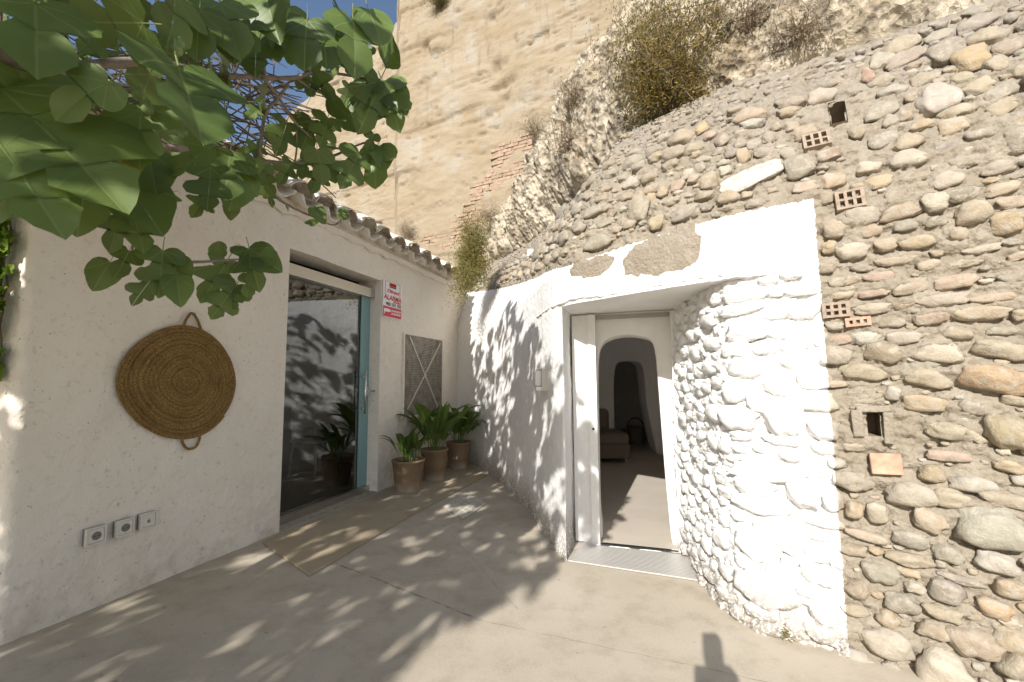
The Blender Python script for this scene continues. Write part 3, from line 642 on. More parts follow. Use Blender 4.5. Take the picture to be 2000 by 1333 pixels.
# roof deck and tiles
pit = R(25); RS = (-N_*math.cos(pit)+UP*math.sin(pit))       # up the slope, away from the courtyard
RN = RS.cross(D_).normalized(); RN = RN if RN.z > 0 else -RN
b = MB(); e0 = hw(-1.9, HT+0.02, 0.02)
b.box(hw(1.0, HT+0.02, -0.05)+RS*1.6-RN*0.05, D_, RS, RN, 2.62, 1.66, 0.045); b.build('roof_deck', M_PLA, house)
def mat_tile():
    t = NT('lime_washed_roof_tile', rough=0.9, spec=0.2); p = t.pos(); oi = t.n('ObjectInfo').outputs['Random']
    n1 = t.noise(p, 14, 5, 0.65); n2 = t.noise(p, 50, 4, 0.6)
    c = t.mix(t.ramp(n1, 0.35, 0.62), (0.62, 0.55, 0.44), (0.78, 0.73, 0.64))
    c = t.mix(t.ramp(oi, 0, 1, 0, 0.3), c, (0.46, 0.37, 0.28))
    c = t.mix(t.ramp(t.noise(p, 9, 6, 0.75), 0.56, 0.66, 0, 0.8), c, (0.13, 0.11, 0.085))
    c = t.mix(t.ramp(n2, 0.62, 0.7, 0, 0.8), c, (0.07, 0.06, 0.05)); t.color(c)
    t.bump(t.math('ADD', n1, n2), 0.5, 0.008); return t.m
M_ROOF = mat_tile(); M_ROOFW = M_PLA
def tile_mesh(name, r0, r1, Lh, th, flip, k):
    """half tube along +Y, tapered, thick; opening down (cover) or up (channel)"""
    rr = np.random.default_rng(k); na, nl = 12, 5; V = []; sgn = -1 if flip else 1
    for lay in (0, 1):
        for j in range(nl):
            y = Lh*j/(nl-1); r = r0+(r1-r0)*j/(nl-1)-lay*th
            for i in range(na+1):
                a = math.pi*i/na; w = 1+0.03*rr.normal()
                V.append((r*math.cos(a)*w, y+(0.012*rr.normal() if j in (0,) else 0), sgn*r*0.85*math.sin(a)*w))
    n1 = na+1; F = []
    for lay in (0, 1):
        o = lay*nl*n1
        for j in range(nl-1):
            for i in range(na):
                q = (o+j*n1+i, o+j*n1+i+1, o+(j+1)*n1+i+1, o+(j+1)*n1+i); F.append(q if lay ^ (not flip) else q[::-1])
    o = nl*n1
    for i in range(na): F.append((i, i+1, o+i+1, o+i)); e = (nl-1)*n1; F.append((e+i, o+e+i, o+e+i+1, e+i+1))
    for j in range(nl-1):
        for i in (0, na): F.append((j*n1+i, o+j*n1+i, o+(j+1)*n1+i, (j+1)*n1+i))
    m = bpy.data.meshes.new(name); m.from_pydata(V, [], F); m.update(); m.polygons.foreach_set('use_smooth', [True]*len(F)); return m
COV = [tile_mesh('roof_tile', 0.128, 0.105, 0.45, 0.017, False, k) for k in range(4)]
CHA = [tile_mesh('roof_tile', 0.108, 0.130, 0.45, 0.017, True, k) for k in range(3)]
for m in COV: m.materials.append(M_ROOF)
for m in CHA: m.materials.append(M_ROOFW)
HLOC = Vector(house.location)
def put_tile(m, name, p, tilt=0.0, yaw=0.0):
    o = bpy.data.objects.new(name, m); link(o, house)
    ax = D_; ay = RS; az = ax.cross(ay); Mx = Matrix(((*ax, 0), (*ay, 0), (*az, 0), (0, 0, 0, 1))).transposed()
    Mx = Mx @ Euler((tilt, 0, yaw)).to_matrix().to_4x4(); Mx.translation = p-HLOC; o.matrix_local = Mx; return o
SPC = 0.29; nt_ = int(4.9/SPC)
for i in range(nt_):
    t = -1.55+i*SPC
    e = hw(t, HT+0.055, 0.20)
    j = lambda s: random.uniform(-s, s)
    put_tile(random.choice(CHA), 'channel_tile', e+D_*SPC*0.5+UP*0.055-N_*0.02, j(0.02), j(0.02))
    for row in range(3):
        put_tile(random.choice(COV), 'cover_tile', e+RS*(0.03+0.35*row+j(0.025))+RN*(0.035+0.016*row+j(0.012))+D_*j(0.012), R(-2)+j(0.03), j(0.05))
        if row: put_tile(random.choice(CHA), 'channel_tile', e+D_*SPC*0.5+RS*(0.35*row)+RN*(0.035), j(0.02), j(0.02))
# scalloped plaster fillet under the eave
tt = np.linspace(-1.6, 3.35, 330); V = []
for t in tt:
    s = abs(math.sin(math.pi*(t+1.55)/SPC)); n0 = float(pn(np.array([t*6, 0.3, 0.7])))*0.012
    V += [hw(t, HT-0.045+0.03*s+n0, 0.012), hw(t, HT-0.005+0.03*s+n0, 0.06), hw(t, HT+0.03, 0.055), hw(t, HT+0.06, 0.0)]
F = []
for i in range(len(tt)-1):
    for k in range(3): F.append((4*i+k, 4*(i+1)+k, 4*(i+1)+k+1, 4*i+k+1))
mk('eave_fillet', V, F, M_PLA, house, True)

# ---- things on the left wall
# alarm sign
sign = thing('alarm_sign', 'red and white alarm company sign on the white wall beside the glass door', 'sign', tuple(hw(1.46, 2.0)))
M_SW = simple('sign_white', (0.80, 0.80, 0.80), 0.35); M_SR = simple('sign_red', (0.62, 0.03, 0.06), 0.4); M_SK = simple('sign_black', (0.015, 0.012, 0.012), 0.4)
sa = [house_tz(*q, 0.012) for q in ((748, 549), (785, 557), (783, 627), (747, 617))]
st0 = (sa[0][0]+sa[3][0])/2; st1 = (sa[1][0]+sa[2][0])/2; sz1 = (sa[0][1]+sa[1][1])/2; sz0 = (sa[2][1]+sa[3][1])/2; sw, sh = st1-st0, sz1-sz0
print('sign', st0, st1, sz0, sz1)
def sp_(u, v, out): return hw(st0+u*sw, sz0+v*sh, out)
def srect(name, u0, v0, u1, v1, mat, out=0.016, parent=None):
    return MB().box(sp_((u0+u1)/2, (v0+v1)/2, out), D_, N_, UP, (u1-u0)*sw/2, 0.0008, (v1-v0)*sh/2).build(name, mat, parent or sign)
MB().box(sp_(0.5, 0.5, 0.012), D_, N_, UP, sw/2, 0.0025, sh/2).build('panel', M_SW, sign)
srect('red_band', 0.02, 0.02, 0.98, 0.30, M_SR); srect('logo_block', 0.32, 0.88, 0.68, 0.97, M_SR, 0.0165); srect('logo_bar', 0.32, 0.845, 0.68, 0.872, M_SK, 0.0165)
for i in range(3): MB().tube([sp_(0.40+0.1*i, 0.925, 0.0165), sp_(0.40+0.1*i, 0.925, 0.0185)], 0.03*sw, 10).build('logo_dot', M_SK, sign)
for (u0, v0, u1, v1) in ((0.10, 0.62, 0.115, 0.985), (0.885, 0.62, 0.9, 0.985), (0.10, 0.985, 0.9, 0.992)): srect('border_line', u0, v0, u1, v1, M_SR)
srect('camera_body', 0.06, 0.15, 0.34, 0.235, M_SW, 0.018); srect('camera_lens', 0.34, 0.17, 0.40, 0.215, M_SW, 0.018); srect('camera_arm', 0.06, 0.09, 0.10, 0.15, M_SW, 0.018)
def text(s, u, v, h, mat, parent, name='lettering', wide=None, shear=0.0, out=0.0185, align='CENTER'):
    cu = bpy.data.curves.new(name, 'FONT'); cu.body = s; cu.size = h*sh*1.42; cu.align_x = align; cu.align_y = 'CENTER'; cu.shear = shear; cu.extrude = 0.0003; cu.resolution_u = 3; cu.offset = 0.0012
    cu.materials.append(mat); o = bpy.data.objects.new(name, cu); link(o, parent)
    Mx = Matrix(((*D_, 0), (*UP, 0), (*N_, 0), (0, 0, 0, 1))).transposed(); Mx.translation = sp_(u, v, out)-Vector(parent.location); o.matrix_local = Mx
    bpy.context.view_layer.update(); k = wide*sw/max(1e-4, o.dimensions.x)
    me = bpy.data.meshes.new_from_object(o.evaluated_get(bpy.context.evaluated_depsgraph_get())); me.transform(Matrix.Diagonal((k, 1, 1, 1)))
    q = bpy.data.objects.new(name, me); link(q, parent); q.matrix_local = Mx; bpy.data.objects.remove(o); return q
text('Direct', 0.5, 0.735, 0.10, M_SR, sign, wide=0.66, shear=0.35); text('ALARMA', 0.5, 0.55, 0.135, M_SR, sign, wide=0.94, shear=0.1)
text('DE ROBO', 0.74, 0.455, 0.035, M_SR, sign, wide=0.40); text('902 121 122', 0.55, 0.37, 0.085, M_SK, sign, wide=0.80)
text('CON GRABACION', 0.68, 0.205, 0.05, M_SW, sign, wide=0.52); text('DE IMAGENES', 0.68, 0.12, 0.05, M_SW, sign, wide=0.50)

# vent grille of the meter cupboard
ga = [house_tz(*q, 0.01) for q in ((789, 652), (864, 664), (862, 806), (786, 815))]
gt0, gt1 = (ga[0][0]+ga[3][0])/2, (ga[1][0]+ga[2][0])/2; gz1 = (ga[0][1]+ga[1][1])/2; gz0 = (ga[2][1]+ga[3][1])/2
print('grille', gt0, gt1, gz0, gz1)
vent = thing('vent_grille', 'square woven metal vent grille with crossed straps, above the potted plants', 'grille', tuple(hw((gt0+gt1)/2, gz0)))
M_ZINC = simple('weathered_zinc', (0.30, 0.27, 0.23), 0.55, 0.5, vary=0.3, scale=12); M_ZINCL = simple('pale_zinc_strap', (0.50, 0.46, 0.40), 0.5, 0.4, vary=0.2, scale=25)
gw, gh = gt1-gt0, gz1-gz0
MB().box(hw(gt0+gw/2, gz0+gh/2, 0.004), D_, N_, UP, gw/2, 0.003, gh/2).build('backing', simple('grille_back', (0.09, 0.08, 0.07), 0.9), vent)
b = MB(); nx, nz = 44, 48
for i in range(nx+1): b.box(hw(gt0+gw*i/nx, gz0+gh/2, 0.0135), D_, N_, UP, gw/nx*0.25, 0.002, gh/2)
for j in range(nz+1): b.box(hw(gt0+gw/2, gz0+gh*j/nz, 0.0142), D_, N_, UP, gw/2, 0.002, gh/nz*0.25)
b.build('mesh_screen', M_ZINC, vent)
for (t0, z0, t1, z1) in ((gt0+.12*gw, gz0+.97*gh, gt0+.88*gw, gz0+.05*gh), (gt0+.93*gw, gz0+.95*gh, gt0+.08*gw, gz0+.08*gh)):
    A, B = hw(t0, z0, 0.02), hw(t1, z1, 0.02); d = (B-A).normalized()
    MB().box((A+B)/2, d, N_, d.cross(N_), (B-A).length/2, 0.002, 0.014).build('strap', M_ZINCL, vent)
MB().tube([hw(gt0+gw/2, gz0+gh*0.5, 0.02), hw(gt0+gw/2, gz0+gh*0.5, 0.027)], 0.035, 14).build('boss', M_ZINCL, vent)
for (c, hx, hz) in (((gt0+gw/2, gz1), gw/2+.012, .010), ((gt0+gw/2, gz0), gw/2+.012, .010), ((gt0, gz0+gh/2), .010, gh/2-.01), ((gt1, gz0+gh/2), .010, gh/2-.01)):
    MB().box(hw(c[0], c[1], 0.012), D_, N_, UP, hx, 0.012, hz).build('frame', M_PLA, vent)

# sockets
M_PLAST = simple('ivory_plastic', (0.70, 0.665, 0.59), 0.4, vary=0.05); M_SOCK = simple('grey_socket', (0.20, 0.185, 0.165), 0.5)
def socket(px, py, name, label, cat, kind, tilt):
    t, z = house_tz(px, py, 0.015); rt = thing(name, label, cat, tuple(hw(t, z, 0.02)), 'sockets along the foot of the white wall'); S = 0.044
    a = (D_*math.cos(tilt)+UP*math.sin(tilt)); u = N_.cross(a)
    u = u if u.z > 0 else -u
    c = hw(t, z, 0.03)
    b = MB()
    for (x, y, hx, hy) in ((0, S-.004, S, .004), (0, -S+.004, S, .004), (-S+.004, 0, .004, S-.008), (S-.004, 0, .004, S-.008)): b.box(c+a*x+u*y, a, N_, u, hx, 0.010, hy)
    b.build('frame', M_PLAST, rt)
    MB().box(c-N_*0.012, a, N_, u, S-.0005, 0.012, S-.0005).build('back_box', M_SOCK, rt)
    pl = MB().box(c+N_*0.003, a, N_, u, S-.0105, 0.005, S-.0105).build('cover_plate', M_PLAST, rt)
    if kind:
        q = MB().tube([c+N_*0.006, c+N_*0.0105], 0.0215, 24).build('socket_face', M_SOCK, rt)
        for k in (-1, 1): MB().tube([c+N_*0.0095+a*0.0095*k, c+N_*0.0115+a*0.0095*k], 0.003, 8).build('pin_hole', M_BLACK, q)
    else:
        q = MB().box(c+N_*0.0085-u*0.004, a, N_, u, 0.0075, 0.0008, 0.009).build('jack_opening', M_SOCK, rt)
        MB().tube([c+N_*0.007+u*0.012, c+N_*0.0095+u*0.012], 0.002, 8).build('screw', M_BLACK, rt)
socket(183, 1046, 'power_outlet', 'round power socket in ivory plate, leftmost of three on the white wall', 'power outlet', 1, 0.0)
socket(240, 1030, 'power_outlet', 'round power socket in slightly lifted ivory plate, middle of three', 'power outlet', 1, 0.02)
socket(285.5, 1016, 'network_socket', 'ivory network socket plate with small square jack beside power sockets', 'network socket', 0, 0.0)

# woven esparto mat
def mat_esparto():
    t = NT('woven_esparto', rough=0.85, spec=0.25); uv = t.n('UVMap').outputs[0]
    sx = t.n('SeparateXYZ'); t.put(sx.inputs[0], uv); p = t.pos()
    n1 = t.noise(p, 8, 4); n2 = t.noise(p, 160, 3)
    c = t.mix(t.ramp(n1, 0.3, 0.7), (0.20, 0.115, 0.035), (0.34, 0.215, 0.075))
    st = t.noise(p, 260, 2)
    ring = t.n('TexNoise', noise_dimensions='1D'); t.put(ring.inputs['W'], sx.outputs[1]); ring.inputs['Scale'].default_value = 1.3
    c = t.mix(t.ramp(ring.outputs['Fac'], 0.35, 0.65, 0, 0.6), c, (0.40, 0.26, 0.095))
    c = t.mix(t.ramp(n2, 0.42, 0.58, 0.75, 0), c, (0.07, 0.038, 0.012)); c = t.mix(t.ramp(st, 0.55, 0.7, 0, 0.5), c, (0.48, 0.33, 0.14))
    t.color(c); t.bump(t.math('ADD', st, t.math('MULTIPLY', n2, 2.0)), 0.6, 0.004); return t.m
M_ESP = mat_esparto()
bt, bz = house_tz(368, 746, 0.05)
mat_o = thing('woven_mat', 'round coiled esparto grass mat with two loop handles hanging on the wall', 'woven mat', tuple(hw(bt, bz-0.4, 0.02)))
out_px = [(355, 638), (400, 646), (440, 680), (458, 718), (463, 748), (455, 790), (430, 828), (395, 851), (350, 855), (300, 838), (262, 805), (242, 775), (236, 745), (246, 712), (270, 680), (305, 655), (330, 643)]
ol = []
for q in out_px:
    t, z = house_tz(*q, 0.05); ol.append((math.atan2(z-bz, t-bt) % (2*math.pi), math.hypot(t-bt, z-bz)))
ol.sort(); oa = np.array([a for a, _ in ol]); orr = np.array([r for _, r in ol])
oa = np.concatenate([[oa[-1]-2*math.pi], oa, [oa[0]+2*math.pi]]); orr = np.concatenate([[orr[-1]], orr, [orr[0]]])
na, nr, rings = 220, 170, 14
th = np.linspace(0, 2*math.pi, na, endpoint=False); RO = np.interp(th, oa, orr)
RO = np.convolve(np.concatenate([RO[-6:], RO, RO[:6]]), np.ones(13)/13, 'valid')
print('mat radius', RO.min(), RO.max())
V = []; UVs = []
for i in range(na):
    for j in range(nr):
        f = (j+0.5)/nr; s = f*rings+th[i]/(2*math.pi)
        hgt = (0.011+0.004*math.sin(s*2.1))*math.sqrt(abs(math.sin(math.pi*s)))+0.018+0.028*(1-f)**1.5*0.6+0.012*math.sin(th[i]*2+1)*f
        hgt += 0.012*math.exp(-((f-0.98)/0.02)**2)
        V.append(tuple(hw(bt+math.cos(th[i])*RO[i]*f, bz+math.sin(th[i])*RO[i]*f, hgt))); UVs.append((th[i]*RO.mean()*f*260+1.7*s, s))
    V.append(tuple(hw(bt+math.cos(th[i])*RO[i], bz+math.sin(th[i])*RO[i], 0.004))); UVs.append((th[i]*80, 0))
n1 = nr+1; F = []
for i in range(na):
    k = (i+1) % na
    for j in range(nr): F.append((i*n1+j, i*n1+j+1, k*n1+j+1, k*n1+j))
V.append(tuple(hw(bt, bz, 0.036))); UVs.append((0, 0))
for i in range(na): F.append((i*n1, ((i+1) % na)*n1, na*n1))
o = mk('coiled_disc', V, F, M_ESP, mat_o, True)
uvl = o.data.uv_layers.new(name='UVMap'); idx = np.empty(len(o.data.loops), np.int32); o.data.loops.foreach_get('vertex_index', idx)
uvl.data.foreach_set('uv', np.array(UVs, np.float32)[idx].ravel())
MB().tube([hw(bt+math.cos(a)*r*1.0, bz+math.sin(a)*r*1.0, 0.02) for a, r in zip(th[5:196:2], RO[5:196:2])], 0.010, 7).build('rim', M_ESP, mat_o, True)
for pts in (((357, 643), (366, 622), (376, 612), (386, 624), (394, 645)), ((356, 850), (358, 866), (368, 877), (382, 874), (390, 860), (391, 848))):
    P = [hw(*house_tz(*q, 0.03), 0.025) for q in pts]; P = catmull(P, 0.01); MB().tube(P, 0.0085, 7).build('handle', M_ESP, mat_o, True)
# the nail it hangs from
MB().tube([hw(*house_tz(378, 612, 0.02), -0.01), hw(*house_tz(378, 612, 0.02), 0.045)], 0.003, 6).build('nail', M_STEEL, mat_o)

# chair inside the glass door
ch = thing('chair', 'pale chair standing in the dark room behind the glass door', 'chair', tuple(hw(1.75, 0, -1.25)))
M_CH = simple('pale_chair_plastic', (0.62, 0.64, 0.62), 0.5)
cb = hw(1.75, 0, -1.25)
MB().box(cb+UP*0.45, D_, N_, UP, 0.21, 0.20, 0.015).build('seat', M_CH, ch)
MB().box(cb+UP*0.74-N_*0.20, D_, N_, UP, 0.20, 0.012, 0.15).build('backrest', M_CH, ch)
for i in (-1, 1):
    for j in (-1, 1): MB().tube([cb+D_*0.18*i+N_*0.17*j+UP*0.44, cb+D_*0.22*i+N_*0.21*j], 0.012, 6).build('leg', M_CH, ch)
    MB().tube([cb+D_*0.17*i-N_*0.19+UP*0.44, cb+D_*0.18*i-N_*0.205+UP*0.66], 0.012, 6).build('back_post', M_CH, ch)

# ================================================================== FLOOR THINGS
M_RUG = NT('coir_runner', rough=0.98, spec=0.1); _p = M_RUG.pos()
M_RUG.color(M_RUG.mix(M_RUG.ramp(M_RUG.noise(_p, 4, 4), 0.3, 0.7), (0.36, 0.295, 0.205), (0.42, 0.35, 0.25)))
M_RUG.bump(M_RUG.noise(M_RUG.scaled(_p, 1, 1, 1), 320, 2), 0.5, 0.003); M_RUG = M_RUG.m
rp = [on_z(513, 1062), on_z(606, 1127), on_z(780, 1022), on_z(951, 930), on_z(905, 902)]
rp = [Vector((p.x, p.y, 0)) for p in rp]+[Vector(hw(2.75, 0, 0.10)), Vector(hw(0.0, 0, 0.06)), ]
rug = thing('entrance_runner', 'tan runner mat laid along the glass door under the pots', 'doormat', tuple(hw(1.4, 0, 0.4)))
nn = len(rp); mk('mat', [tuple(p+UP*0.003) for p in rp]+[tuple(p+UP*0.014) for p in rp], [tuple(range(nn, 2*nn))]+[(i, (i+1) % nn, nn+(i+1) % nn, nn+i) for i in range(nn)], M_RUG, rug)
cv = thing('access_cover', 'pale square access cover set in the concrete floor', 'access cover', tuple(on_z(906, 990)))
cp = [on_z(*q) for q in ((866, 991), (909, 964), (951, 985), (905, 1016))]; cc = sum(cp, Vector())/4
M_COVER = simple('pale_cement_tile', (0.52, 0.48, 0.41), 0.85, vary=0.15, bump=0.003, scale=18)
b = MB(); b.add([p+UP*0.004 for p in cp]+[p+UP*0.010 for p in cp], [(7, 6, 5, 4)]+[(i, (i+1) % 4, 4+(i+1) % 4, 4+i) for i in range(4)]); b.build('slab', M_COVER, cv)
e1, e2 = cp[1]-cp[0], cp[3]-cp[0]
for i in range(5):
    for j in range(5):
        c = cp[0]+e1*(0.14+0.18*i)+e2*(0.14+0.18*j)+UP*0.0115
        MB().box(c, e1.normalized(), e2.normalized(), UP, 0.034, 0.034, 0.0025).build('stud', M_COVER, cv)
rc = on_z(958, 953)
rcv = thing('round_cover', 'round cement cover flush with the floor near the corner', 'access cover', tuple(rc))
MB().tube([rc+UP*0.002, rc+UP*0.007], 0.155, 28).build('disc', simple('cement_disc', (0.42, 0.36, 0.28), 0.9, vary=0.15, bump=0.003), rcv)

# pots and plants
M_POT = NT('clay_pot', rough=0.8, spec=0.25); _p = M_POT.pos(); _s = M_POT.n('SeparateXYZ'); M_POT.put(_s.inputs[0], _p)
_c = M_POT.mix(M_POT.ramp(M_POT.noise(_p, 6, 4), 0.3, 0.7), (0.20, 0.135, 0.085), (0.30, 0.215, 0.145))
M_POT.color(M_POT.mix(M_POT.math('MULTIPLY', M_POT.ramp(_s.outputs[2], 0.02, 0.13, 0.8, 0), M_POT.noise(_p, 14)), _c, (0.62, 0.56, 0.47))); M_POT.bump(M_POT.noise(_p, 60), 0.3, 0.002); M_POT = M_POT.m
M_SOIL = simple('potting_soil', (0.06, 0.042, 0.027), 0.95, vary=0.4, bump=0.01, scale=40)
def mat_leaf(name, dark, light, trans=0.3, vein=(0.30, 0.36, 0.14)):
    t = NT(name, rough=0.42, spec=0.45); p = t.pos(); rnd = t.n('ObjectInfo').outputs['Random']; isl = t.n('NewGeometry').outputs['Random Per Island']
    uv = t.n('UVMap').outputs[0]; sx = t.n('SeparateXYZ'); t.put(sx.inputs[0], uv); x, y = sx.outputs[0], sx.outputs[1]
    r1 = t.math('FRACT', t.math('ADD', rnd, isl)); c = t.mix(t.ramp(r1, 0, 1), dark, light)
    c = t.mix(t.ramp(t.noise(p, 18, 3), 0.35, 0.7, 0, 0.35), c, light)
    return t, c, x, y
def leaf_finish(t, c, trans):
    t.color(c); tl = t.n('BsdfTranslucent'); t.put(tl.inputs[0], t.mix(0.5, c, (0.22, 0.34, 0.03))); mx = t.n('MixShader'); mx.inputs[0].default_value = trans
    t.put(mx.inputs[1], t.b.outputs[0]); t.put(mx.inputs[2], tl.outputs[0]); t.put(t.out.inputs[0], mx.outputs[0]); return t.m
_t, _c, _x, _y = mat_leaf('aspidistra_leaf', (0.035, 0.065, 0.014), (0.10, 0.165, 0.035))
_c = _t.mix(_t.ramp(_t.math('ABSOLUTE', _x), 0.0, 0.012, 0.55, 0), _c, (0.26, 0.33, 0.12))
_t.bump(_t.math('SINE', _t.math('MULTIPLY', _x, 160.0)), 0.25, 0.003)
M_ASP = leaf_finish(_t, _c, 0.25)
def uv_set(o, UV):
    l = o.data.uv_layers.new(name='UVMap'); idx = np.empty(len(o.data.loops), np.int32); o.data.loops.foreach_get('vertex_index', idx)
    l.data.foreach_set('uv', np.array(UV, np.float32)[idx].ravel())
def blade(parent, base, az, lean, L, W, stalk, droop, rr, mat=None):
    """long lance-shaped leaf on its stalk, arching outwards"""
    h = Vector((math.cos(az), math.sin(az), 0)); side = Vector((-h.y, h.x, 0)); n = 14; P = []; p = Vector(base); a = math.pi/2-lean
    tot = stalk+L; V = []; UV = []
    for i in range(n+1):
        s = i/n*tot; f = max(0, (s-stalk)/L)
        w = 0.0035 if f <= 0 else max(0.0035, W*(math.sin(math.pi*min(1, f**0.8))**0.85)) if f < 1 else 0.0005
        tdir = h*math.cos(a)+UP*math.sin(a); nrm = (-h*math.sin(a)+UP*math.cos(a))
        V += [p-side*w+nrm*w*0.35, p, p+side*w+nrm*w*0.35]; UV += [(-w, f), (0, f), (w, f)]
        p = p+tdir*(tot/n); a -= droop*(0.25+1.5*f)/n*1.6
    F = [q for i in range(n) for q in ((3*i, 3*i+1, 3*i+4, 3*i+3), (3*i+1, 3*i+2, 3*i+5, 3*i+4))]
    o = mk('leaf', V, F, mat or M_ASP, parent, True); uv_set(o, UV); return o
def pot(px, py, r, hgt, label, leaves, seed, size, bias):
    rr = random.Random(seed); c = on_z(px, py, 0.014); root = thing('potted_plant', label, 'potted plant', tuple(c), 'potted plants in the corner')
    prof = [(0, 0), (0.72*r, 0), (0.74*r, 0.01), (0.97*r, hgt*0.93), (1.0*r, hgt*0.94), (1.0*r, hgt), (0.93*r, hgt), (0.90*r, hgt*0.86)]
    n = 40; V = []; F = []
    for (q, z) in prof:
        for k in range(n): V.append(c+Vector((q*math.cos(2*math.pi*k/n), q*math.sin(2*math.pi*k/n), z)))
    for i in range(len(prof)-1):
        for k in range(n): F.append((i*n+k, i*n+(k+1) % n, (i+1)*n+(k+1) % n, (i+1)*n+k))
    mk('pot', V, F, M_POT, root, True)
    V = [c+Vector((0, 0, hgt*0.90))]+[c+Vector((0.92*r*math.cos(2*math.pi*k/n), 0.92*r*math.sin(2*math.pi*k/n), hgt*(0.87+0.02*rr.random()))) for k in range(n)]
    mk('soil', V, [(0, k+1, (k+1) % n+1) for k in range(n)], M_SOIL, root)
    for i in range(leaves):
        az = rr.uniform(0, 2*math.pi); q = r*0.55*math.sqrt(rr.random())
        b0 = c+Vector((q*math.cos(az), q*math.sin(az), hgt*0.87)); az += rr.uniform(-0.5, 0.5)
        if rr.random() < bias: az = rr.uniform(-2.2, 0.4)
        L = size*rr.uniform(0.65, 1.1)
        blade(root, b0, az, rr.uniform(0.05, 0.55), L, L*rr.uniform(0.11, 0.17), L*rr.uniform(0.35, 0.75), rr.uniform(0.4, 1.9), rr)
pot(797, 958, 0.178, 0.33, 'clay pot with a low small-leaved plant, nearest to the glass door', 27, 3, 0.28, 0.5)
pot(848, 936, 0.165, 0.36, 'clay pot with the tallest upright strap leaves, between two others', 36, 5, 0.47, 0.3)
pot(896, 914, 0.172, 0.35, 'clay pot in the corner with broad dark drooping leaves', 30, 8, 0.42, 0.35)
# ================================================================== ENTRANCE DOOR (in the notch)
DA, DB = Vector((0.468, 3.36, 0)), Vector((1.235, 3.125, 0)); DD = (DB-DA).normalized(); DN = Vector((DD.y, -DD.x, 0)); DW = (DB-DA).length
DZ = ZL-0.02
def dp(t, z, out=0.0): return DA+DD*t+UP*z+DN*out
def door_t(px, py, out=0.0):
    p = on_plane(px, py, dp(0, 0, out), DN); return (p-DA).dot(DD), p.z
print('door t', [tuple(round(v, 2) for v in door_t(*q)) for q in ((1122, 900), (1155, 900), (1173, 900), (1290, 800), (1313, 800), (1336, 900), (1120, 622), (1313, 611))])
M_LACQ = simple('white_lacquered_aluminium', (0.66, 0.66, 0.65), 0.35, vary=0.04)
entr = bpy.data.objects.new('entrance_door', None); link(entr, facade); entr.location = dp(DW/2, 0)-FLOC
def dbox(name, t0, t1, z0, z1, out, th, mat, parent=None): return MB().box(dp((t0+t1)/2, (z0+z1)/2, out), DD, DN, UP, (t1-t0)/2, th, (z1-z0)/2).build(name, mat, parent or entr)
dbox('fixed_panel', 0.005, 0.125, 0.012, DZ, 0.02, 0.02, M_LACQ)
leaf = dbox('sliding_leaf_edge', 0.128, 0.185, 0.012, DZ, 0.035, 0.03, M_LACQ)
MB().tube([dp(0.155, 0.83, 0.06), dp(0.155, 0.83, 0.072)], 0.009, 10).build('lock', M_BLACK, leaf)
dbox('jamb_post', DW-0.085, DW-0.015, 0.012, DZ, 0.03, 0.035, M_LACQ)
dbox('head_rail', 0.186, DW-0.086, DZ-0.03, DZ, 0.0, 0.02, simple('grey_rail', (0.30, 0.28, 0.26), 0.5))
dbox('floor_track', 0.10, DW-0.02, 0.004, 0.013, 0.05, 0.03, M_STEEL)
dbox('track_slot', 0.19, DW-0.09, 0.0131, 0.0145, 0.05, 0.012, M_BLACK)
# plastered arch behind the frame
AO = -0.10
arch_px = [(1176, 1060), (1171, 1000), (1168, 850), (1166, 740), (1168, 690), (1176, 668), (1195, 656), (1225, 651), (1255, 655), (1273, 664), (1281, 690), (1287, 760), (1294, 850), (1302, 950), (1312, 1050), (1316, 1075)]
arch = [door_t(x, y, AO) for x, y in arch_px]; arch[0] = (arch[0][0], 0.0); arch[-1] = (arch[-1][0], 0.0)
def arch_wall(name, O, d, n, pts, t0, t1, ztop, depth, mat, parent=None, flare=0.0):
    """wall sheet with an arched opening and its deep reveal"""
    pts = [Vector((t, z, 0)) for t, z in pts]; C = catmull(pts, 0.04); m = len(C); cx = (C[0, 0]+C[-1, 0])/2
    inn = [O+d*t+UP*z for t, z, _ in C]; out = []
    for t, z, _ in C:                                   # outer border of the sheet, radially matched
        f = (t-cx); zz = z
        k = 1e9
        if f < -1e-4: k = min(k, (t0-cx)/f)
        if f > 1e-4: k = min(k, (t1-cx)/f)
        zc = 0.6
        if z > zc: k = min(k, (ztop-zc)/(z-zc)); out.append(O+d*(cx+f*k)+UP*(zc+(z-zc)*k))
        else: out.append(O+d*(cx+f*k)+UP*z)
    bk = [O+d*(cx+(t-cx)*(1+flare))+UP*(z)-n*depth for t, z, _ in C]
    rim = [O+d*(cx+(t-cx)*0.985)+UP*(z*0.993)-n*0.035 for t, z, _ in C]
    V = out+inn+rim+bk; F = []
    co = len(V); V += [O+d*t0+UP*ztop, O+d*t1+UP*ztop]; cc_ = [V[co], V[co+1]]
    for i in range(m-1):                                # fill the upper corners of the sheet
        for k in (0, 1):
            side = abs((out[i]-O).dot(d)-(t0, t1)[k]) < 1e-3; side2 = abs((out[i+1]-O).dot(d)-(t0, t1)[k]) < 1e-3
            if side != side2: F.append((i, i+1, co+k))
    for lay in range(3):
        for i in range(m-1): F.append((lay*m+i, lay*m+i+1, (lay+1)*m+i+1, (lay+1)*m+i))
    return mk(name, V, F, mat, parent, True)
arch_wall('arch_surround', dp(0, 0, AO), DD, DN, arch, 0.02, DW+0.12, DZ+0.12, 0.38, M_WHITE, entr, 0.10)
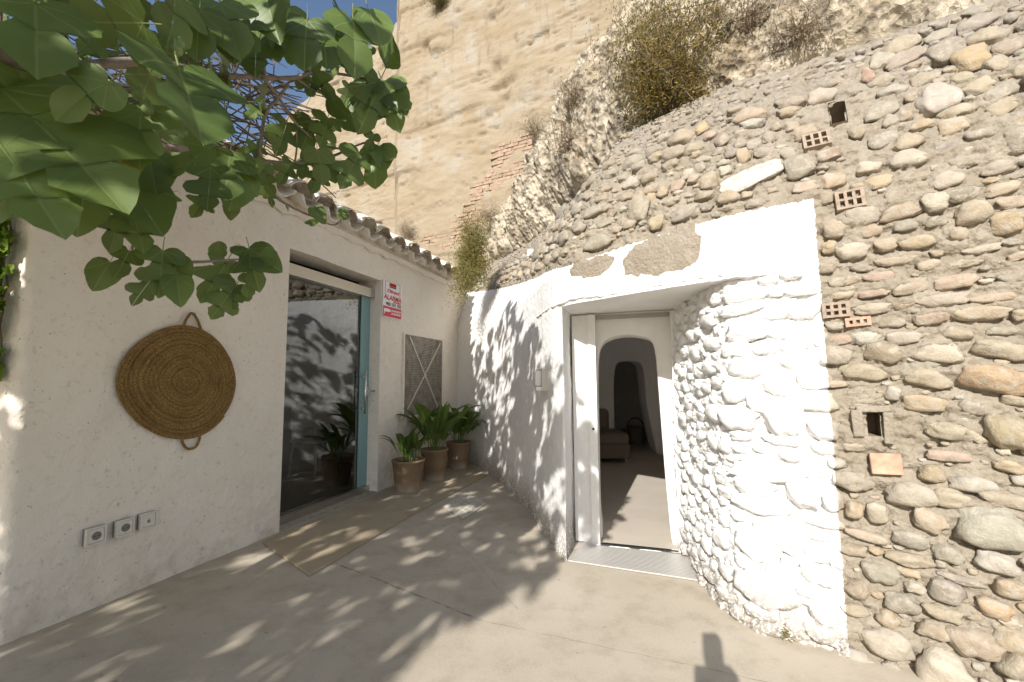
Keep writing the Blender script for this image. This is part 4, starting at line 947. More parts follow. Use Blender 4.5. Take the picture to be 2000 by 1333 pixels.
# entrance grate: strip of metal bars
gp = [on_z(*q) for q in ((1109, 1098), (1366, 1137), (1343, 1088), (1143, 1060))]
grate = thing('entrance_grate', 'ribbed metal entrance grate in front of the cave doorway', 'grate', tuple((gp[0]+gp[1])/2))
nb = 18
mk('tray', [tuple(p+UP*0.002) for p in gp], [(0, 1, 2, 3)], simple('grate_tray', (0.12, 0.11, 0.10), 0.7), grate)
for i in range(nb):
    f = (i+0.5)/nb; A = gp[0].lerp(gp[3], f)+UP*0.007; B = gp[1].lerp(gp[2], f)+UP*0.007; d = (B-A).normalized()
    MB().box((A+B)/2, d, Vector((-d.y, d.x, 0)), UP, (B-A).length/2, 0.0065, 0.005).build('bar', simple('grate_aluminium', (0.60, 0.58, 0.55), 0.45, 0.6) if i == 0 else bpy.data.materials['grate_aluminium'], grate)
# cave rooms
M_CAVE = NT('cave_limewash', rough=0.95, spec=0.1); _p = M_CAVE.pos(); M_CAVE.color(M_CAVE.mix(M_CAVE.ramp(M_CAVE.noise(_p, 2.5, 4), 0.3, 0.7), (0.84, 0.83, 0.82), (0.88, 0.87, 0.86))); M_CAVE.bump(M_CAVE.noise(_p, 5, 4), 0.5, 0.05); M_CAVE = M_CAVE.m
def shell(name, x0, x1, y0, y1, h, skip_front=True):
    """rounded cave room: barrel-vaulted shell seen from inside"""
    prof = [(x0, 0), (x0, 0.5*h), (x0+0.12, 0.78*h), (x0+0.45, 0.95*h), ((x0+x1)/2, h), (x1-0.45, 0.95*h), (x1-0.12, 0.78*h), (x1, 0.5*h), (x1, 0)]
    P = catmull([(a, b, 0) for a, b in prof], 0.12); ys = np.linspace(y0, y1, int((y1-y0)/0.12)); V = np.array([[(x, y, z) for x, z, _ in P] for y in ys])
    V += 0.03*fbm(V, 1.2, 2)[..., None]*np.array([1, 0, 1])*(V[..., 2:] > 0.02)
    o = big(name, V.reshape(-1, 3), grid_faces(len(ys), len(P)), M_CAVE); tag(o, kind='structure'); return o
mk('cave_floor', [(0.2, 3.2, 0.004), (1.25, 3.09, 0.004), (4.6, 3.6, 0.004), (4.6, 11.2, 0.004), (0.2, 11.2, 0.004)], [(0, 1, 2, 3, 4)], simple('smooth_cement_floor', (0.50, 0.45, 0.385), 0.6, vary=0.06, scale=3))['kind'] = 'structure'
shell('cave_room_wall', 0.45, 3.1, 3.62, 7.0, 2.3)
shell('cave_back_room_wall', 1.1, 3.6, 7.3, 10.6, 2.2)
mk('cave_end_wall', [(0.8, 10.6, 0), (4, 10.6, 0), (4, 10.6, 2.6), (0.8, 10.6, 2.6)], [(0, 1, 2, 3)], M_CAVE)['kind'] = 'structure'
fy = 7.0; fp = [on_y(x, y, fy) for x, y in ((1201, 850), (1199, 800), (1199, 740), (1204, 712), (1218, 705), (1240, 705), (1254, 712), (1260, 740), (1266, 800), (1285, 880))]
fa = [(p.x, max(p.z, 0)) for p in fp]; fa[0] = (fa[0][0], 0); fa[-1] = (fa[-1][0], 0)
o = arch_wall('cave_partition_wall', Vector((0, fy, 0)), Vector((1, 0, 0)), Vector((0, -1, 0)), fa, 0.3, 3.4, 2.5, 0.45, M_CAVE, None, 0.05); o['kind'] = 'structure'
# front lining of the first cave room, left and right of the entrance arch
b = MB(); bo = dp(0, 0, AO-0.38)
b.add([bo-DD*0.12, bo+DD*(arch[0][0]-0.06), bo+DD*(arch[0][0]-0.06)+UP*2.6, bo-DD*0.12+UP*2.6], [(0, 1, 2, 3)])
b.add([bo+DD*(arch[-1][0]+0.05), bo+DD*3.2, bo+DD*3.2+UP*2.6, bo+DD*(arch[-1][0]+0.05)+UP*2.6], [(0, 1, 2, 3)])
b.add([bo+DD*(arch[0][0]-0.06)+UP*1.60, bo+DD*(arch[-1][0]+0.05)+UP*1.60, bo+DD*(arch[-1][0]+0.05)+UP*2.6, bo+DD*(arch[0][0]-0.06)+UP*2.6], [(0, 1, 2, 3)])
b.build('cave_front_lining', M_CAVE)['kind'] = 'structure'
# hillside mass that closes the caves to the sky
hm = [(0.2, 3.9), (4.5, 3.9), (4.5, 11.4), (0.2, 11.4)]
b = MB().box((2.35, 7.6, 2.70), (1, 0, 0), (0, 1, 0), UP, 1.75, 3.7, 0.05); b.build('cave_roof_mass', M_CAVE)['kind'] = 'structure'
b = MB().box((3.9, 7.3, 1.35), (1, 0, 0), (0, 1, 0), UP, 0.1, 4.0, 1.4).box((0.30, 8.2, 1.35), (1, 0, 0), (0, 1, 0), UP, 0.1, 3.1, 1.4); b.build('cave_side_mass', M_CAVE)['kind'] = 'structure'
# low armchair
ac = on_z(1203, 905); arm = thing('armchair', 'low brown upholstered armchair just inside the cave room', 'armchair', (ac.x-0.16, ac.y+0.30, 0.004))
M_UPH = simple('taupe_upholstery', (0.20, 0.165, 0.13), 0.95, vary=0.15, bump=0.004, scale=60); cA = Vector(arm.location)
def soft(name, c, hx, hy, hz, mat, parent, bev=0.06):
    o = MB().box(c, (1, 0, 0), (0, 1, 0), UP, hx, hy, hz).build(name, mat, parent, True); m = o.modifiers.new('bevel', 'BEVEL'); m.width = bev; m.segments = 4; return o
soft('base', cA+Vector((0, 0, 0.16)), 0.36, 0.34, 0.10, M_UPH, arm, 0.03); soft('seat', cA+Vector((0, 0, 0.33)), 0.36, 0.34, 0.085, M_UPH, arm)
soft('backrest', cA+Vector((-0.06, 0.30, 0.52)), 0.26, 0.09, 0.20, M_UPH, arm)
for i in (-1, 1):
    for j in (-1, 1): MB().tube([cA+Vector((0.31*i, 0.29*j, 0)), cA+Vector((0.31*i, 0.29*j, 0.07))], 0.018, 8).build('foot', M_STEEL, arm)
bk = on_z(1211, 850); bas = thing('log_basket', 'small dark round basket by the inner archway', 'basket', (bk.x, min(bk.y, 8.2), 0.004)); cB = Vector(bas.location)
V = []; n = 20
for (r, z) in ((0.0, 0.0), (0.12, 0.0), (0.15, 0.15), (0.155, 0.30), (0.145, 0.30), (0.13, 0.12)):
    V += [cB+Vector((r*math.cos(2*math.pi*k/n), r*math.sin(2*math.pi*k/n), z)) for k in range(n)]
mk('body', V, [(i*n+k, i*n+(k+1) % n, (i+1)*n+(k+1) % n, (i+1)*n+k) for i in range(5) for k in range(n)], M_UPH, bas, True)
MB().tube([cB+Vector((0.15*math.cos(a), 0, 0.30+0.16*math.sin(a))) for a in np.linspace(0, math.pi, 14)], 0.008, 6).build('handle', M_BLACK, bas)
# bulkhead lamp on the front wall
hc, hn = hit(1066, 742); hn = Vector((hn.x, hn.y, 0)).normalized(); ha = Vector((-hn.y, hn.x, 0)); ha = ha if ha.y < 0 else -ha
lamp = thing('wall_lamp', 'small white bulkhead lamp on the whitewashed wall left of the doorway', 'lamp', tuple(hc-UP*0.09))
k = (hc-CAM).length/FPX
MB().box(hc+hn*0.02, ha, hn, UP, 0.050, 0.022, 21*k).build('base', simple('shaded_lamp_plastic', (0.50, 0.475, 0.43), 0.5), lamp)  # warm grey shading of the white lamp is put into its base colour
o = MB().box(hc+hn*0.065+UP*2*k, ha, hn, UP, 0.038, 0.028, 15*k).build('diffuser', simple('milky_diffuser', (0.60, 0.60, 0.57), 0.3), lamp, True); bv = o.modifiers.new('bevel', 'BEVEL'); bv.width = 0.018; bv.segments = 4
MB().box(hc+hn*0.06-UP*17*k, ha, hn, UP, 0.036, 0.022, 3.5*k).build('lower_clip', M_LACQ, lamp)

# ================================================================== RAMMED EARTH WALL
TU = Vector((0.889, -0.458, 0)).normalized(); TN = Vector((TU.y, -TU.x, 0)); TA = on_y(900, 741, 7.9); TA.z = 0
def tap(px, py):
    p = on_plane(px, py, TA, TN); return (p-TA).dot(TU), p.z
def tp(u, z, out=0.0): return TA+TU*u+UP*z+TN*out
top_px = [(440, 345), (500, 296), (540, 262), (572, 214), (600, 188), (650, 138), (690, 111), (735, 78), (757, 62), (766, 48), (776, 36), (775, 6), (778, -30)]
tops = [tap(*q) for q in top_px]
print('tapia top', [tuple(round(v, 2) for v in q) for q in tops])
tu = [q[0] for q in tops]+[tops[-1][0]+0.05, 6.5]; tz = [q[1] for q in tops]+[11.2, 11.5]
for i in range(1, len(tu)): tu[i] = max(tu[i], tu[i-1]+0.012)
def mat_tapia():
    t = NT('rammed_earth', rough=0.95, spec=0.1); p = t.pos()
    n1 = t.noise(t.scaled(p, 1, 1, 2.2), 0.8, 5, 0.6); n2 = t.noise(t.scaled(p, 1, 1, 4), 6, 5, 0.65); n3 = t.noise(p, 55, 4, 0.65)
    c = t.mix(t.ramp(n1, 0.33, 0.66), (0.26, 0.205, 0.133), (0.31, 0.262, 0.193))
    c = t.mix(t.ramp(n2, 0.35, 0.7, 0.0, 0.6), c, (0.252, 0.21, 0.152))
    c = t.mix(t.ramp(t.noise(p, 1.7, 4), 0.53, 0.66, 0, 0.8), c, (0.305, 0.277, 0.23))            # grey washed patches
    sx = t.n('SeparateXYZ'); t.put(sx.inputs[0], p)
    c = t.mix(t.math('MULTIPLY', t.ramp(t.noise(t.scaled(p, 3, 3, 0.6), 2.2, 5, 0.65), 0.55, 0.72, 0, 0.65), t.ramp(sx.outputs[2], 5.5, 7.5, 0.25, 1)), c, (0.16, 0.135, 0.105))
    c = t.mix(t.ramp(n3, 0.60, 0.72, 0, 0.5), c, (0.26, 0.20, 0.13)); t.color(c)
    b = t.bump(t.noise(t.scaled(p, 1, 1, 3), 9, 5, 0.65), 0.5, 0.03); t.bump(n3, 0.4, 0.01, b); return t.m
M_TAP = mat_tapia()
tapia = thing('rammed_earth_wall', 'tall yellow rammed earth wall rising behind the tiled roof', 'earth wall', tuple(tp(0, 0)))
def build_tapia():
    nu, nz = 420, 330; us = np.linspace(tops[0][0]-0.4, 4.2, nu); zt = np.interp(us, tu, tz)
    w = np.linspace(0, 1, nz); P = np.empty((nu, nz, 3)); zb0 = 1.4+1.6*sstep(0.7, 1.3, us)[:, None]; Z = zb0+(zt[:, None]-zb0)*w[None]; U = np.repeat(us[:, None], nz, 1)
    base = np.array(TA); P = base+U[..., None]*np.array(TU)+Z[..., None]*np.array(UP)
    q = np.stack([U, Z*1.0, Z*0], -1)
    d = 0.05*fbm(q, 0.8, 2)+0.022*fbm(q*np.array([1, 2.2, 1]), 3, 4, 0.55)
    strata = 0.012*np.sin(Z*2*math.pi/0.45+1.5*fbm(q, 0.6, 2)); d += strata*0.4
    er = fbm(q*np.array([1, 2.5, 1])+31, 2.3, 4, 0.6); d -= 0.05*sstep(0.46, 0.75, er)
    ck = fbm(q*np.array([0.35, 1.6, 1])+11, 1.6, 4, 0.55); d -= 0.035*np.exp(-(ck/0.018)**2)*sstep(-0.1, 0.3, fbm(q+77, 0.9, 2)); d += 0.02*np.sign(np.sin(Z*2*math.pi/0.9+0.5*fbm(q, 0.7, 2)))*sstep(0.0, 0.4, fbm(q+50, 0.5, 2))
    pits = [(829, 92, 9, 16, .13), (850, 108, 15, 7, .14), (845, 100, 20, 5, .06), (968, 130, 8, 12, .16), (985, 122, 10, 5, .08), (975, 168, 24, 8, .16), (1000, 155, 10, 5, .08), (985, 192, 14, 6, .11), (952, 226, 10, 7, .1),
            (925, 238, 16, 5, .07), (1030, 88, 24, 4, .06), (1066, 70, 4, 14, .08), (1060, 106, 12, 4, .06), (1110, 30, 22, 3, .06), (960, 36, 10, 10, .11), (1130, 105, 12, 4, .05), (940, 260, 14, 4, .06), (940, 300, 12, 4, .05), (1075, 145, 3, 26, .03), (960, 330, 2, 30, .03), (900, 160, 30, 3, .04), (720, 200, 14, 8, .10), (700, 215, 20, 4, .08)]
    for (px, py, rx, ry, dep) in pits:
        u0, z0 = tap(px, py); s = (tp(u0, z0)-CAM).length/FPX; a = -0.38
        du = (U-u0)/s; dz = -(Z-z0)/s; du, dz = du*1.0, dz+0.0*du
        n = 0.5*fbm(q+px, 6, 2); r = (du/rx)**2+(dz/ry)**2
        d -= dep*np.exp(-r*1.2)*np.clip(0.8+n, 0.2, 1.6)
    P += np.array(TN)*d[..., None]
    V = P.reshape(-1, 3); F = grid_faces(nu, nz)
    Bk = V-np.array(TN)*0.7; o = len(V)
    # jagged top and left end get real thickness
    ti = np.arange(nu)*nz+nz-1; e = np.stack([ti[:-1], ti[1:], ti[1:]+o, ti[:-1]+o], -1)
    li = np.arange(nz); l = np.stack([li[:-1], li[:-1]+o, li[1:]+o, li[1:]], -1)
    return big('wall_face', np.concatenate([V, Bk]), np.concatenate([F[:, ::-1], e, l, F+o]), M_TAP, tapia)
build_tapia()
# exposed brick courses
M_BR = simple('thin_pink_brick', (0.30, 0.215, 0.155), 0.92, vary=0.3, bump=0.006, scale=14)
poly = [(770, 500), (770, 474), (860, 452), (915, 400), (925, 360), (958, 330), (958, 290), (1040, 258), (1110, 235), (1100, 272), (1050, 350), (1010, 380), (950, 430), (890, 470), (860, 500)]
def inpoly(x, y, P):
    c = False; j = len(P)-1
    for i in range(len(P)):
        if ((P[i][1] > y) != (P[j][1] > y)) and x < (P[j][0]-P[i][0])*(y-P[i][1])/(P[j][1]-P[i][1])+P[i][0]: c = not c
        j = i
    return c
us = [tap(*q) for q in poly]; u0, u1 = min(q[0] for q in us), max(q[0] for q in us); z0, z1 = min(q[1] for q in us), max(q[1] for q in us)
bmesh_b = None; nbk = 0; row = 0; z = z0
while z < z1:
    u = u0+(0.16 if row % 2 else 0)
    while u < u1:
        pp = to_px(tp(u, z))
        if pp and inpoly(pp[0], pp[1], poly) and random.random() < 0.94 and nbk < 300:
            if bmesh_b is None:
                o = MB().box((0, 0, 0), (1, 0, 0), (0, 1, 0), UP, 0.143, 0.03, 0.027).build('brick', M_BR); bmesh_b = o.data; bpy.data.objects.remove(o)
                bmesh_b.transform(Matrix.Identity(4))
            o = bpy.data.objects.new('brick', bmesh_b); link(o, tapia)
            Mx = Matrix(((*TU, 0), (*(-TN), 0), (*UP, 0), (0, 0, 0, 1))).transposed() @ Euler((0, random.uniform(-.02, .02), random.uniform(-.03, .03))).to_matrix().to_4x4()
            Mx = Mx @ Matrix.Diagonal((random.uniform(0.8, 1.02), 1, random.uniform(0.85, 1.05), 1))
            Mx.translation = tp(u, z, -0.026+random.uniform(-0.008, 0.010))-Vector(tapia.location); o.matrix_local = Mx; nbk += 1
        u += 0.30
    z += 0.064; row += 1
print('bricks', nbk)

# ================================================================== EARTH BANK above the stone wall
def mat_bank():
    t = NT('conglomerate_earth', rough=0.97, spec=0.1); p = t.pos()
    n1 = t.noise(p, 1.5, 6, 0.6); n2 = t.noise(p, 9, 5, 0.65); v = t.vor(p, 15, 'F1')
    c = t.mix(t.ramp(n1, 0.38, 0.64), (0.52, 0.46, 0.365), (0.27, 0.215, 0.145))
    c = t.mix(t.ramp(n2, 0.40, 0.66, 0, 0.8), c, (0.53, 0.47, 0.365))
    c = t.mix(t.ramp(t.noise(p, 5, 5, 0.7), 0.50, 0.61, 0, 0.8), c, (0.14, 0.12, 0.095))
    t.color(c); b = t.bump(t.math('ADD', n2, t.ramp(v, 0, 0.6)), 0.8, 0.045); t.bump(t.noise(p, 60, 4, 0.7), 0.6, 0.014, b); return t.m
M_BANK = mat_bank()
low = patch(FAC, NOR, [ZT])[:, 0, :]
up_px = [(885, 520), (932, 478), (990, 425), (1056, 335), (1132, 232), (1206, 130), (1256, 40)]
upq = [tap(*q) for q in up_px]+[(3.2, 7.6), (4.0, 9.2), (4.9, 10.5)]
lowfr = [0.0]; 
for q in up_px[1:]:
    j = int(np.argmin([abs((to_px(p) or (9e9,))[0]-(q[0]+60)) for p in low])); lowfr.append(max(j/len(low), lowfr[-1]+0.02))
lowfr += [max(lowfr[-1]+0.03, 0.74), 0.86, 1.0]
nu, nv = 520, 230; fr = np.linspace(0, 1, nu); U = np.interp(fr, lowfr, [q[0] for q in upq]); Zt = np.interp(fr, lowfr, [q[1] for q in upq])
top3 = np.array(TA)+U[:, None]*np.array(TU)+Zt[:, None]*np.array(UP)-np.array(TN)*0.05
li = (fr*(len(low)-1)).astype(int); lw = low[li]-np.concatenate([NOR[li], np.zeros((nu, 1))], 1)*0.04; lw[:, 2] -= 0.06
v = np.linspace(0, 1, nv)[None, :, None]; P = lw[:, None]*(1-v)+top3[:, None]*v
span = np.linalg.norm(top3-lw, axis=1)[:, None]
outn = np.concatenate([NOR[li]*0.8, np.full((nu, 1), 0.6)], 1)[:, None, :]
vv = v[..., 0]
hollow_ = -0.16*np.exp(-((vv*span-0.22)/0.16)**2)*sstep(0.35, 0.6, fr)[:, None]
bul = 0.16*np.sin(np.pi*np.clip(vv, 0, 1))*np.minimum(span, 3)
d = hollow_+bul+sstep(0, 0.12, vv*span)*(0.26*fbm(P, 1.3, 4, 0.5)+0.20*(0.3-np.abs(fbm(P+3, 3.0, 4, 0.5)))-0.10*sstep(0.25, 0.5, fbm(P+60, 2.4, 3)))
P = P+outn*d[..., None]
bank = big('earth_bank', P.reshape(-1, 3), grid_faces(nu, nv), M_BANK); tag(bank, kind='structure')
bank['label'] = 'rough pale conglomerate bank above the stone wall'
BBVH = BVHTree.FromPolygons(P[::3, ::3].reshape(-1, 3).tolist(), grid_faces(*P[::3, ::3].shape[:2]).tolist())
# rounded coping of loose earth along the wall top
rim = low.copy(); V = []; nn = 7
for i in range(0, len(rim), 2):
    p = rim[i]; n2 = np.array([*NOR[i], 0]); w = 0.03*float(pn(p*3.1)); 
    for a in range(nn):
        g = a/(nn-1); V.append(p-n2*(0.28*g)+np.array([0, 0, 0.05*math.sin(math.pi*min(1, g*1.2))+w*math.sin(math.pi*g)-0.10*g]) if a else p-np.array([0, 0, 0.02]))
o = big('wall_coping', np.array(V), grid_faces(len(V)//nn, nn), M_FAC, facade)

# ================================================================== SHRUBS
def mat_dry(name, ramp_cols):
    t = NT(name, rough=0.8, spec=0.2); isl = t.n('NewGeometry').outputs['Random Per Island']; cr = t.n('ValToRGB'); t.put(cr.inputs[0], isl); el = cr.color_ramp.elements
    el[0].color = (*ramp_cols[0], 1); el[1].color = (*ramp_cols[-1], 1)
    for i, c in enumerate(ramp_cols[1:-1]): el.new((i+1)/(len(ramp_cols)-1)).color = (*c, 1)
    return leaf_finish(t, cr.outputs[0], 0.2)
M_DRY = mat_dry('dry_shrub_leaf', [(0.13, 0.08, 0.025), (0.33, 0.21, 0.06), (0.24, 0.19, 0.06), (0.18, 0.17, 0.06), (0.42, 0.27, 0.085)])
M_OLIVE = mat_dry('olive_shrub_leaf', [(0.13, 0.14, 0.04), (0.21, 0.20, 0.065), (0.30, 0.24, 0.085), (0.20, 0.13, 0.045)])
M_TWIG = simple('dead_twig', (0.13, 0.095, 0.065), 0.9, vary=0.3); M_BARK = simple('fig_bark', (0.235, 0.19, 0.15), 0.85, vary=0.25, bump=0.004, scale=35)
M_STRAW = simple('dry_grass', (0.27, 0.215, 0.145), 0.9, vary=0.3)
def shrub(name, label, base, tips, nst, nlf, lsz, mat, seed, spread, smat=None):
    rr = random.Random(seed); root = thing(name, label, 'shrub', tuple(base), 'dry shrubs rooted in the bank'); st = MB(); V = []; F = []
    for i in range(nst):
        tc = rr.choice(tips); tip = Vector(tc[0])+Vector([rr.gauss(0, 1)*s for s in tc[1]]); b0 = Vector(base)+Vector([rr.gauss(0, spread) for _ in range(3)])
        mid = b0.lerp(tip, 0.5)+Vector((rr.gauss(0, 0.06), rr.gauss(0, 0.06), rr.uniform(-0.02, 0.12))); C = catmull([b0, mid, tip], (tip-b0).length/7)
        st.tube([tuple(c) for c in C], [0.0035*(1-k/len(C)*0.7) for k in range(len(C))], 4, False)
        for k in range(nlf//nst):
            f = rr.uniform(0.3, 1.0); c = C[min(len(C)-1, int(f*len(C)))]+np.array([rr.gauss(0, 0.045+0.02*f) for _ in range(3)])
            a = Vector((rr.gauss(0, 1), rr.gauss(0, 1), rr.gauss(0.5, 1))).normalized(); bq = a.orthogonal().normalized(); w = rr.uniform(0.5, 1.2)*lsz; c = Vector(c)
            q = len(V); V += [c, c+a*w+bq*w*0.38, c+a*w*2.2, c+a*w-bq*w*0.38]; F.append((q, q+1, q+2, q+3))
    st.build('stems', smat or M_TWIG, root); o = big('foliage', np.array([tuple(v) for v in V]), np.array(F), mat, root, False); o['kind'] = 'stuff'; return root
def bank_pt(px, py):
    r = ray(px, py).normalized(); h = BBVH.ray_cast(CAM, r)
    return h[0] if h[0] is not None else on_plane(px, py, TA, TN)
b0 = bank_pt(1315, 195); k = (b0-CAM).length/FPX; print('shrub', b0)
def spot(px, py, towards=0.25):
    p = bank_pt(px, py); r = (CAM-p).normalized(); return p+r*towards
shrub('dry_shrub', 'large golden brown shrub hanging over the bank at the top', b0, [(spot(1230, 60), (.14, .1, .14)), (spot(1290, 20), (.14, .1, .2)), (spot(1370, 15), (.12, .1, .2)), (spot(1222, 25), (.10, .08, .12)), (spot(1270, 70), (.12, .1, .12)), (spot(1345, 55), (.12, .1, .12)), (spot(1395, 20), (.08, .08, .1)), (spot(1310, 2), (.12, .1, .12)), (spot(1215, 100), (.07, .07, .1)), (spot(1260, 130), (.14, .1, .12)), (spot(1330, 110), (.15, .1, .15)), (spot(1400, 50), (.08, .08, .12)), (spot(1290, 190), (.14, .08, .07)), (spot(1240, 180), (.08, .06, .1)), (spot(1350, 170), (.08, .06, .09))], 220, 26000, 0.015, M_DRY, 1, 0.17)
b1 = bank_pt(925, 530); kk = hit(920, 560)
def spot2(px, py, y): return on_y(px, py, y)
shrub('olive_shrub', 'olive green and brown shrub at the end of the tiled eave', spot2(928, 520, 5.75), [(spot2(912, 440, 5.6), (.06, .06, .12)), (spot2(935, 440, 5.7), (.06, .06, .10)), (spot2(908, 490, 5.5), (.08, .06, .12)), (spot2(938, 500, 5.6), (.08, .06, .12)), (spot2(915, 545, 5.4), (.09, .06, .08)), (spot2(935, 530, 5.5), (.10, .06, .10)), (spot2(905, 575, 5.4), (.07, .05, .06))], 120, 16000, 0.014, M_OLIVE, 2, 0.07)
for (px, py, lab, sd) in ((862, 8, 'small grey green shrub growing from the rammed earth wall at the top', 3),):
    u, z = tap(px, py+4); bb = tp(u, z, -0.02); shrub('cliff_shrub', lab, bb, [(tp(u, z+0.22, 0.22), (.10, .08, .10)), (tp(u-0.1, z+0.05, 0.25), (.08, .06, .06)), (tp(u+0.1, z+0.15, 0.25), (.08, .06, .08))], 50, 4000, 0.014, M_OLIVE, sd, 0.03)
for i, (px, py, lab) in enumerate(((1045, 262, 'wispy grey dry tuft on the bank beside the exposed bricks'), (1120, 205, 'grey dry tuft high on the bank edge'), (960, 430, 'pale dry tuft on the bank above the olive shrub'), (1110, 290, 'grey dry tuft low on the bank'), (1470, 60, 'grey dry tuft right of the golden shrub'), (1560, 90, 'rightmost grey dry tuft on the bank'), (800, 462, 'small dry plant at the foot of the rammed earth wall'))):
    p = bank_pt(px, py) if i < 6 else tp(*tap(px, py), 0.05); s = 0.13 if i != 6 else 0.2; shrub('dry_tuft', lab, p, [(p+Vector((-0.03, -0.15, s)), (.10, .08, .07)), (p+Vector((-0.08, -0.12, 0.02)), (.10, .08, .05))], 44, 2200, 0.009, M_STRAW, 20+i, 0.05, M_STRAW)
# weed at the foot of the white stones
hc, hn = hit(1537, 1236); wd = thing('weed', 'small green weed growing at the foot of the white stones', 'weed', tuple(hc+hn*0.02))
b = MB(); rr = random.Random(4)
for i in range(70):
    a = Vector((rr.gauss(0, 0.6), rr.gauss(0, 0.6), rr.uniform(0.2, 1.2)))+hn*0.9; a.normalize(); L = rr.uniform(0.02, 0.06); p = hc+hn*0.02+Vector((rr.gauss(0, .012), rr.gauss(0, .012), rr.gauss(0, .018))); s = a.orthogonal().normalized()*0.002
    b.add([p-s, p+s, p+a*L], [(0, 1, 2)])
b.build('leaves', M_OLIVE, wd)['kind'] = 'stuff'
# ================================================================== FIG TREE
def fig_outline(kind, rr):
    if kind == 0: H = [(0, 0), (.10, -.09), (.25, -.12), (.40, -.04), (.47, .10), (.46, .22), (.34, .29), (.17, .29), (.20, .38), (.37, .50), (.42, .64), (.35, .74), (.15, .72), (.20, .84), (.12, .96), (0, 1.06)]
    elif kind == 1: H = [(0, 0), (.12, -.10), (.30, -.10), (.44, .02), (.51, .18), (.49, .34), (.36, .41), (.15, .41), (.27, .55), (.30, .78), (.20, .92), (.10, 1.0), (0, 1.05)]
    elif kind == 2: H = [(0, 0), (.14, -.07), (.30, -.02), (.41, .12), (.45, .28), (.44, .45), (.38, .62), (.28, .78), (.16, .93), (0, 1.04)]
    else: H = [(0, 0), (.10, -.10), (.26, -.14), (.38, -.08), (.40, .04), (.28, .14), (.17, .20), (.30, .30), (.46, .42), (.50, .54), (.40, .60), (.24, .56), (.15, .55), (.20, .68), (.22, .82), (.14, .96), (0, 1.08)]
    out = []
    for i in range(len(H)-1):
        a, b = H[i], H[i+1]; out += [a, ((a[0]+b[0])/2+rr.uniform(-.01, .015), (a[1]+b[1])/2+rr.uniform(-.01, .01))]
    return out+[H[-1]]
def fig_leaf(k, kind):
    rr = random.Random(k); V = []; UV = []; F = []; fold = rr.uniform(0.05, 0.35); droop = rr.uniform(0.1, 0.55); wav = rr.uniform(0.01, 0.035)
    def bend(x, y, ph):
        z = fold*abs(x)-droop*y*y*0.6-0.25*droop*x*x*2+wav*math.sin(9*y+ph)*min(1, abs(x)*3)+0.5*wav*math.sin(14*x+ph); return (x, y, z)
    for s in (-1, 1):
        H = fig_outline(kind, rr); n = len(H); o = len(V); ph = rr.uniform(0, 6)
        for (x, y) in H:
            my = min(1.0, max(0.0, 0.12+0.86*max(0, y-0.10)/0.95)) if 0 < x else max(0, y)
            for f in (0, 0.5, 1):
                X, Y = x*f, my+(y-my)*f
                V.append(bend(s*X, Y, ph)); UV.append((s*X, Y))
        for i in range(n-1):
            for f in (0, 1):
                q = (o+3*i+f, o+3*(i+1)+f, o+3*(i+1)+f+1, o+3*i+f+1); F.append(q if s < 0 else q[::-1])
    o = len(V)                                           # stalk, bending back
    pts = [(0, 0.02, 0), (0, -0.14, 0.02), (0, -0.30, 0.09)]
    mb = MB().tube(pts, [0.011, 0.009, 0.010], 5, False); V += mb.v; UV += [(5.0, 5.0)]*len(mb.v); F += [tuple(i+o for i in f) for f in mb.f]
    m = bpy.data.meshes.new('leaf'); m.from_pydata(V, [], F); m.update(); m.polygons.foreach_set('use_smooth', [True]*len(F))
    l = m.uv_layers.new(name='UVMap'); idx = np.empty(len(m.loops), np.int32); m.loops.foreach_get('vertex_index', idx); l.data.foreach_set('uv', np.array(UV, np.float32)[idx].ravel()); return m
def mat_fig(name, dark, light):
    t, c, x, y = mat_leaf(name, dark, light)
    ax = t.math('ABSOLUTE', x); ang = t.math('ARCTAN2', ax, y); rad = t.math('SQRT', t.math('ADD', t.math('MULTIPLY', x, x), t.math('MULTIPLY', y, y)))
    m = None
    for a0, w in ((0.0, 0.011), (0.72, 0.008), (1.35, 0.006)):
        d = t.math('MULTIPLY', rad, t.math('ABSOLUTE', t.math('SINE', t.math('SUBTRACT', ang, a0)))); q = t.ramp(d, w*0.5, w*1.4, 1, 0); m = q if m is None else t.math('MAXIMUM', m, q)
    # fine side veins along the middle lobe
    sv = t.math('ABSOLUTE', t.math('SINE', t.math('MULTIPLY', t.math('SUBTRACT', y, t.math('MULTIPLY', ax, 0.75)), 26.0))); m = t.math('MAXIMUM', m, t.ramp(sv, 0.0, 0.10, 0.45, 0))
    stalk = t.math('GREATER_THAN', x, 3.0)
    bf = t.n('NewGeometry').outputs['Backfacing']
    c = t.mix(t.math('MULTIPLY', bf, 0.45), c, (0.17, 0.22, 0.11))                          # paler underside
    c = t.mix(t.math('MULTIPLY', m, 0.55), c, (0.26, 0.32, 0.12)); c = t.mix(stalk, c, (0.24, 0.28, 0.10))
    t.bump(m, 0.3, 0.004); t.rough(0.45); return leaf_finish(t, c, 0.28)
M_FIG = mat_fig('fig_leaf', (0.068, 0.105, 0.024), (0.14, 0.20, 0.05)); M_FIGY = simple('withered_fig_leaf', (0.26, 0.20, 0.03), 0.6, vary=0.5, scale=12)
FL = [fig_leaf(200+k, k % 4) for k in range(12)]
for m in FL: m.materials.append(M_FIG)
fig = thing('fig_tree', 'fig tree with large lobed green leaves reaching in from the upper left', 'fig tree', (-2.95, 0.1, 0)); GLOC = Vector(fig.location)
leaf_n = [0]
extraV = []; extraF = []; extraUV = []; eoff = [0]
FLv = [np.array([tuple(v.co) for v in m.vertices]) for m in FL]; FLf = [[tuple(p.vertices) for p in m.polygons] for m in FL]
FLuv = []
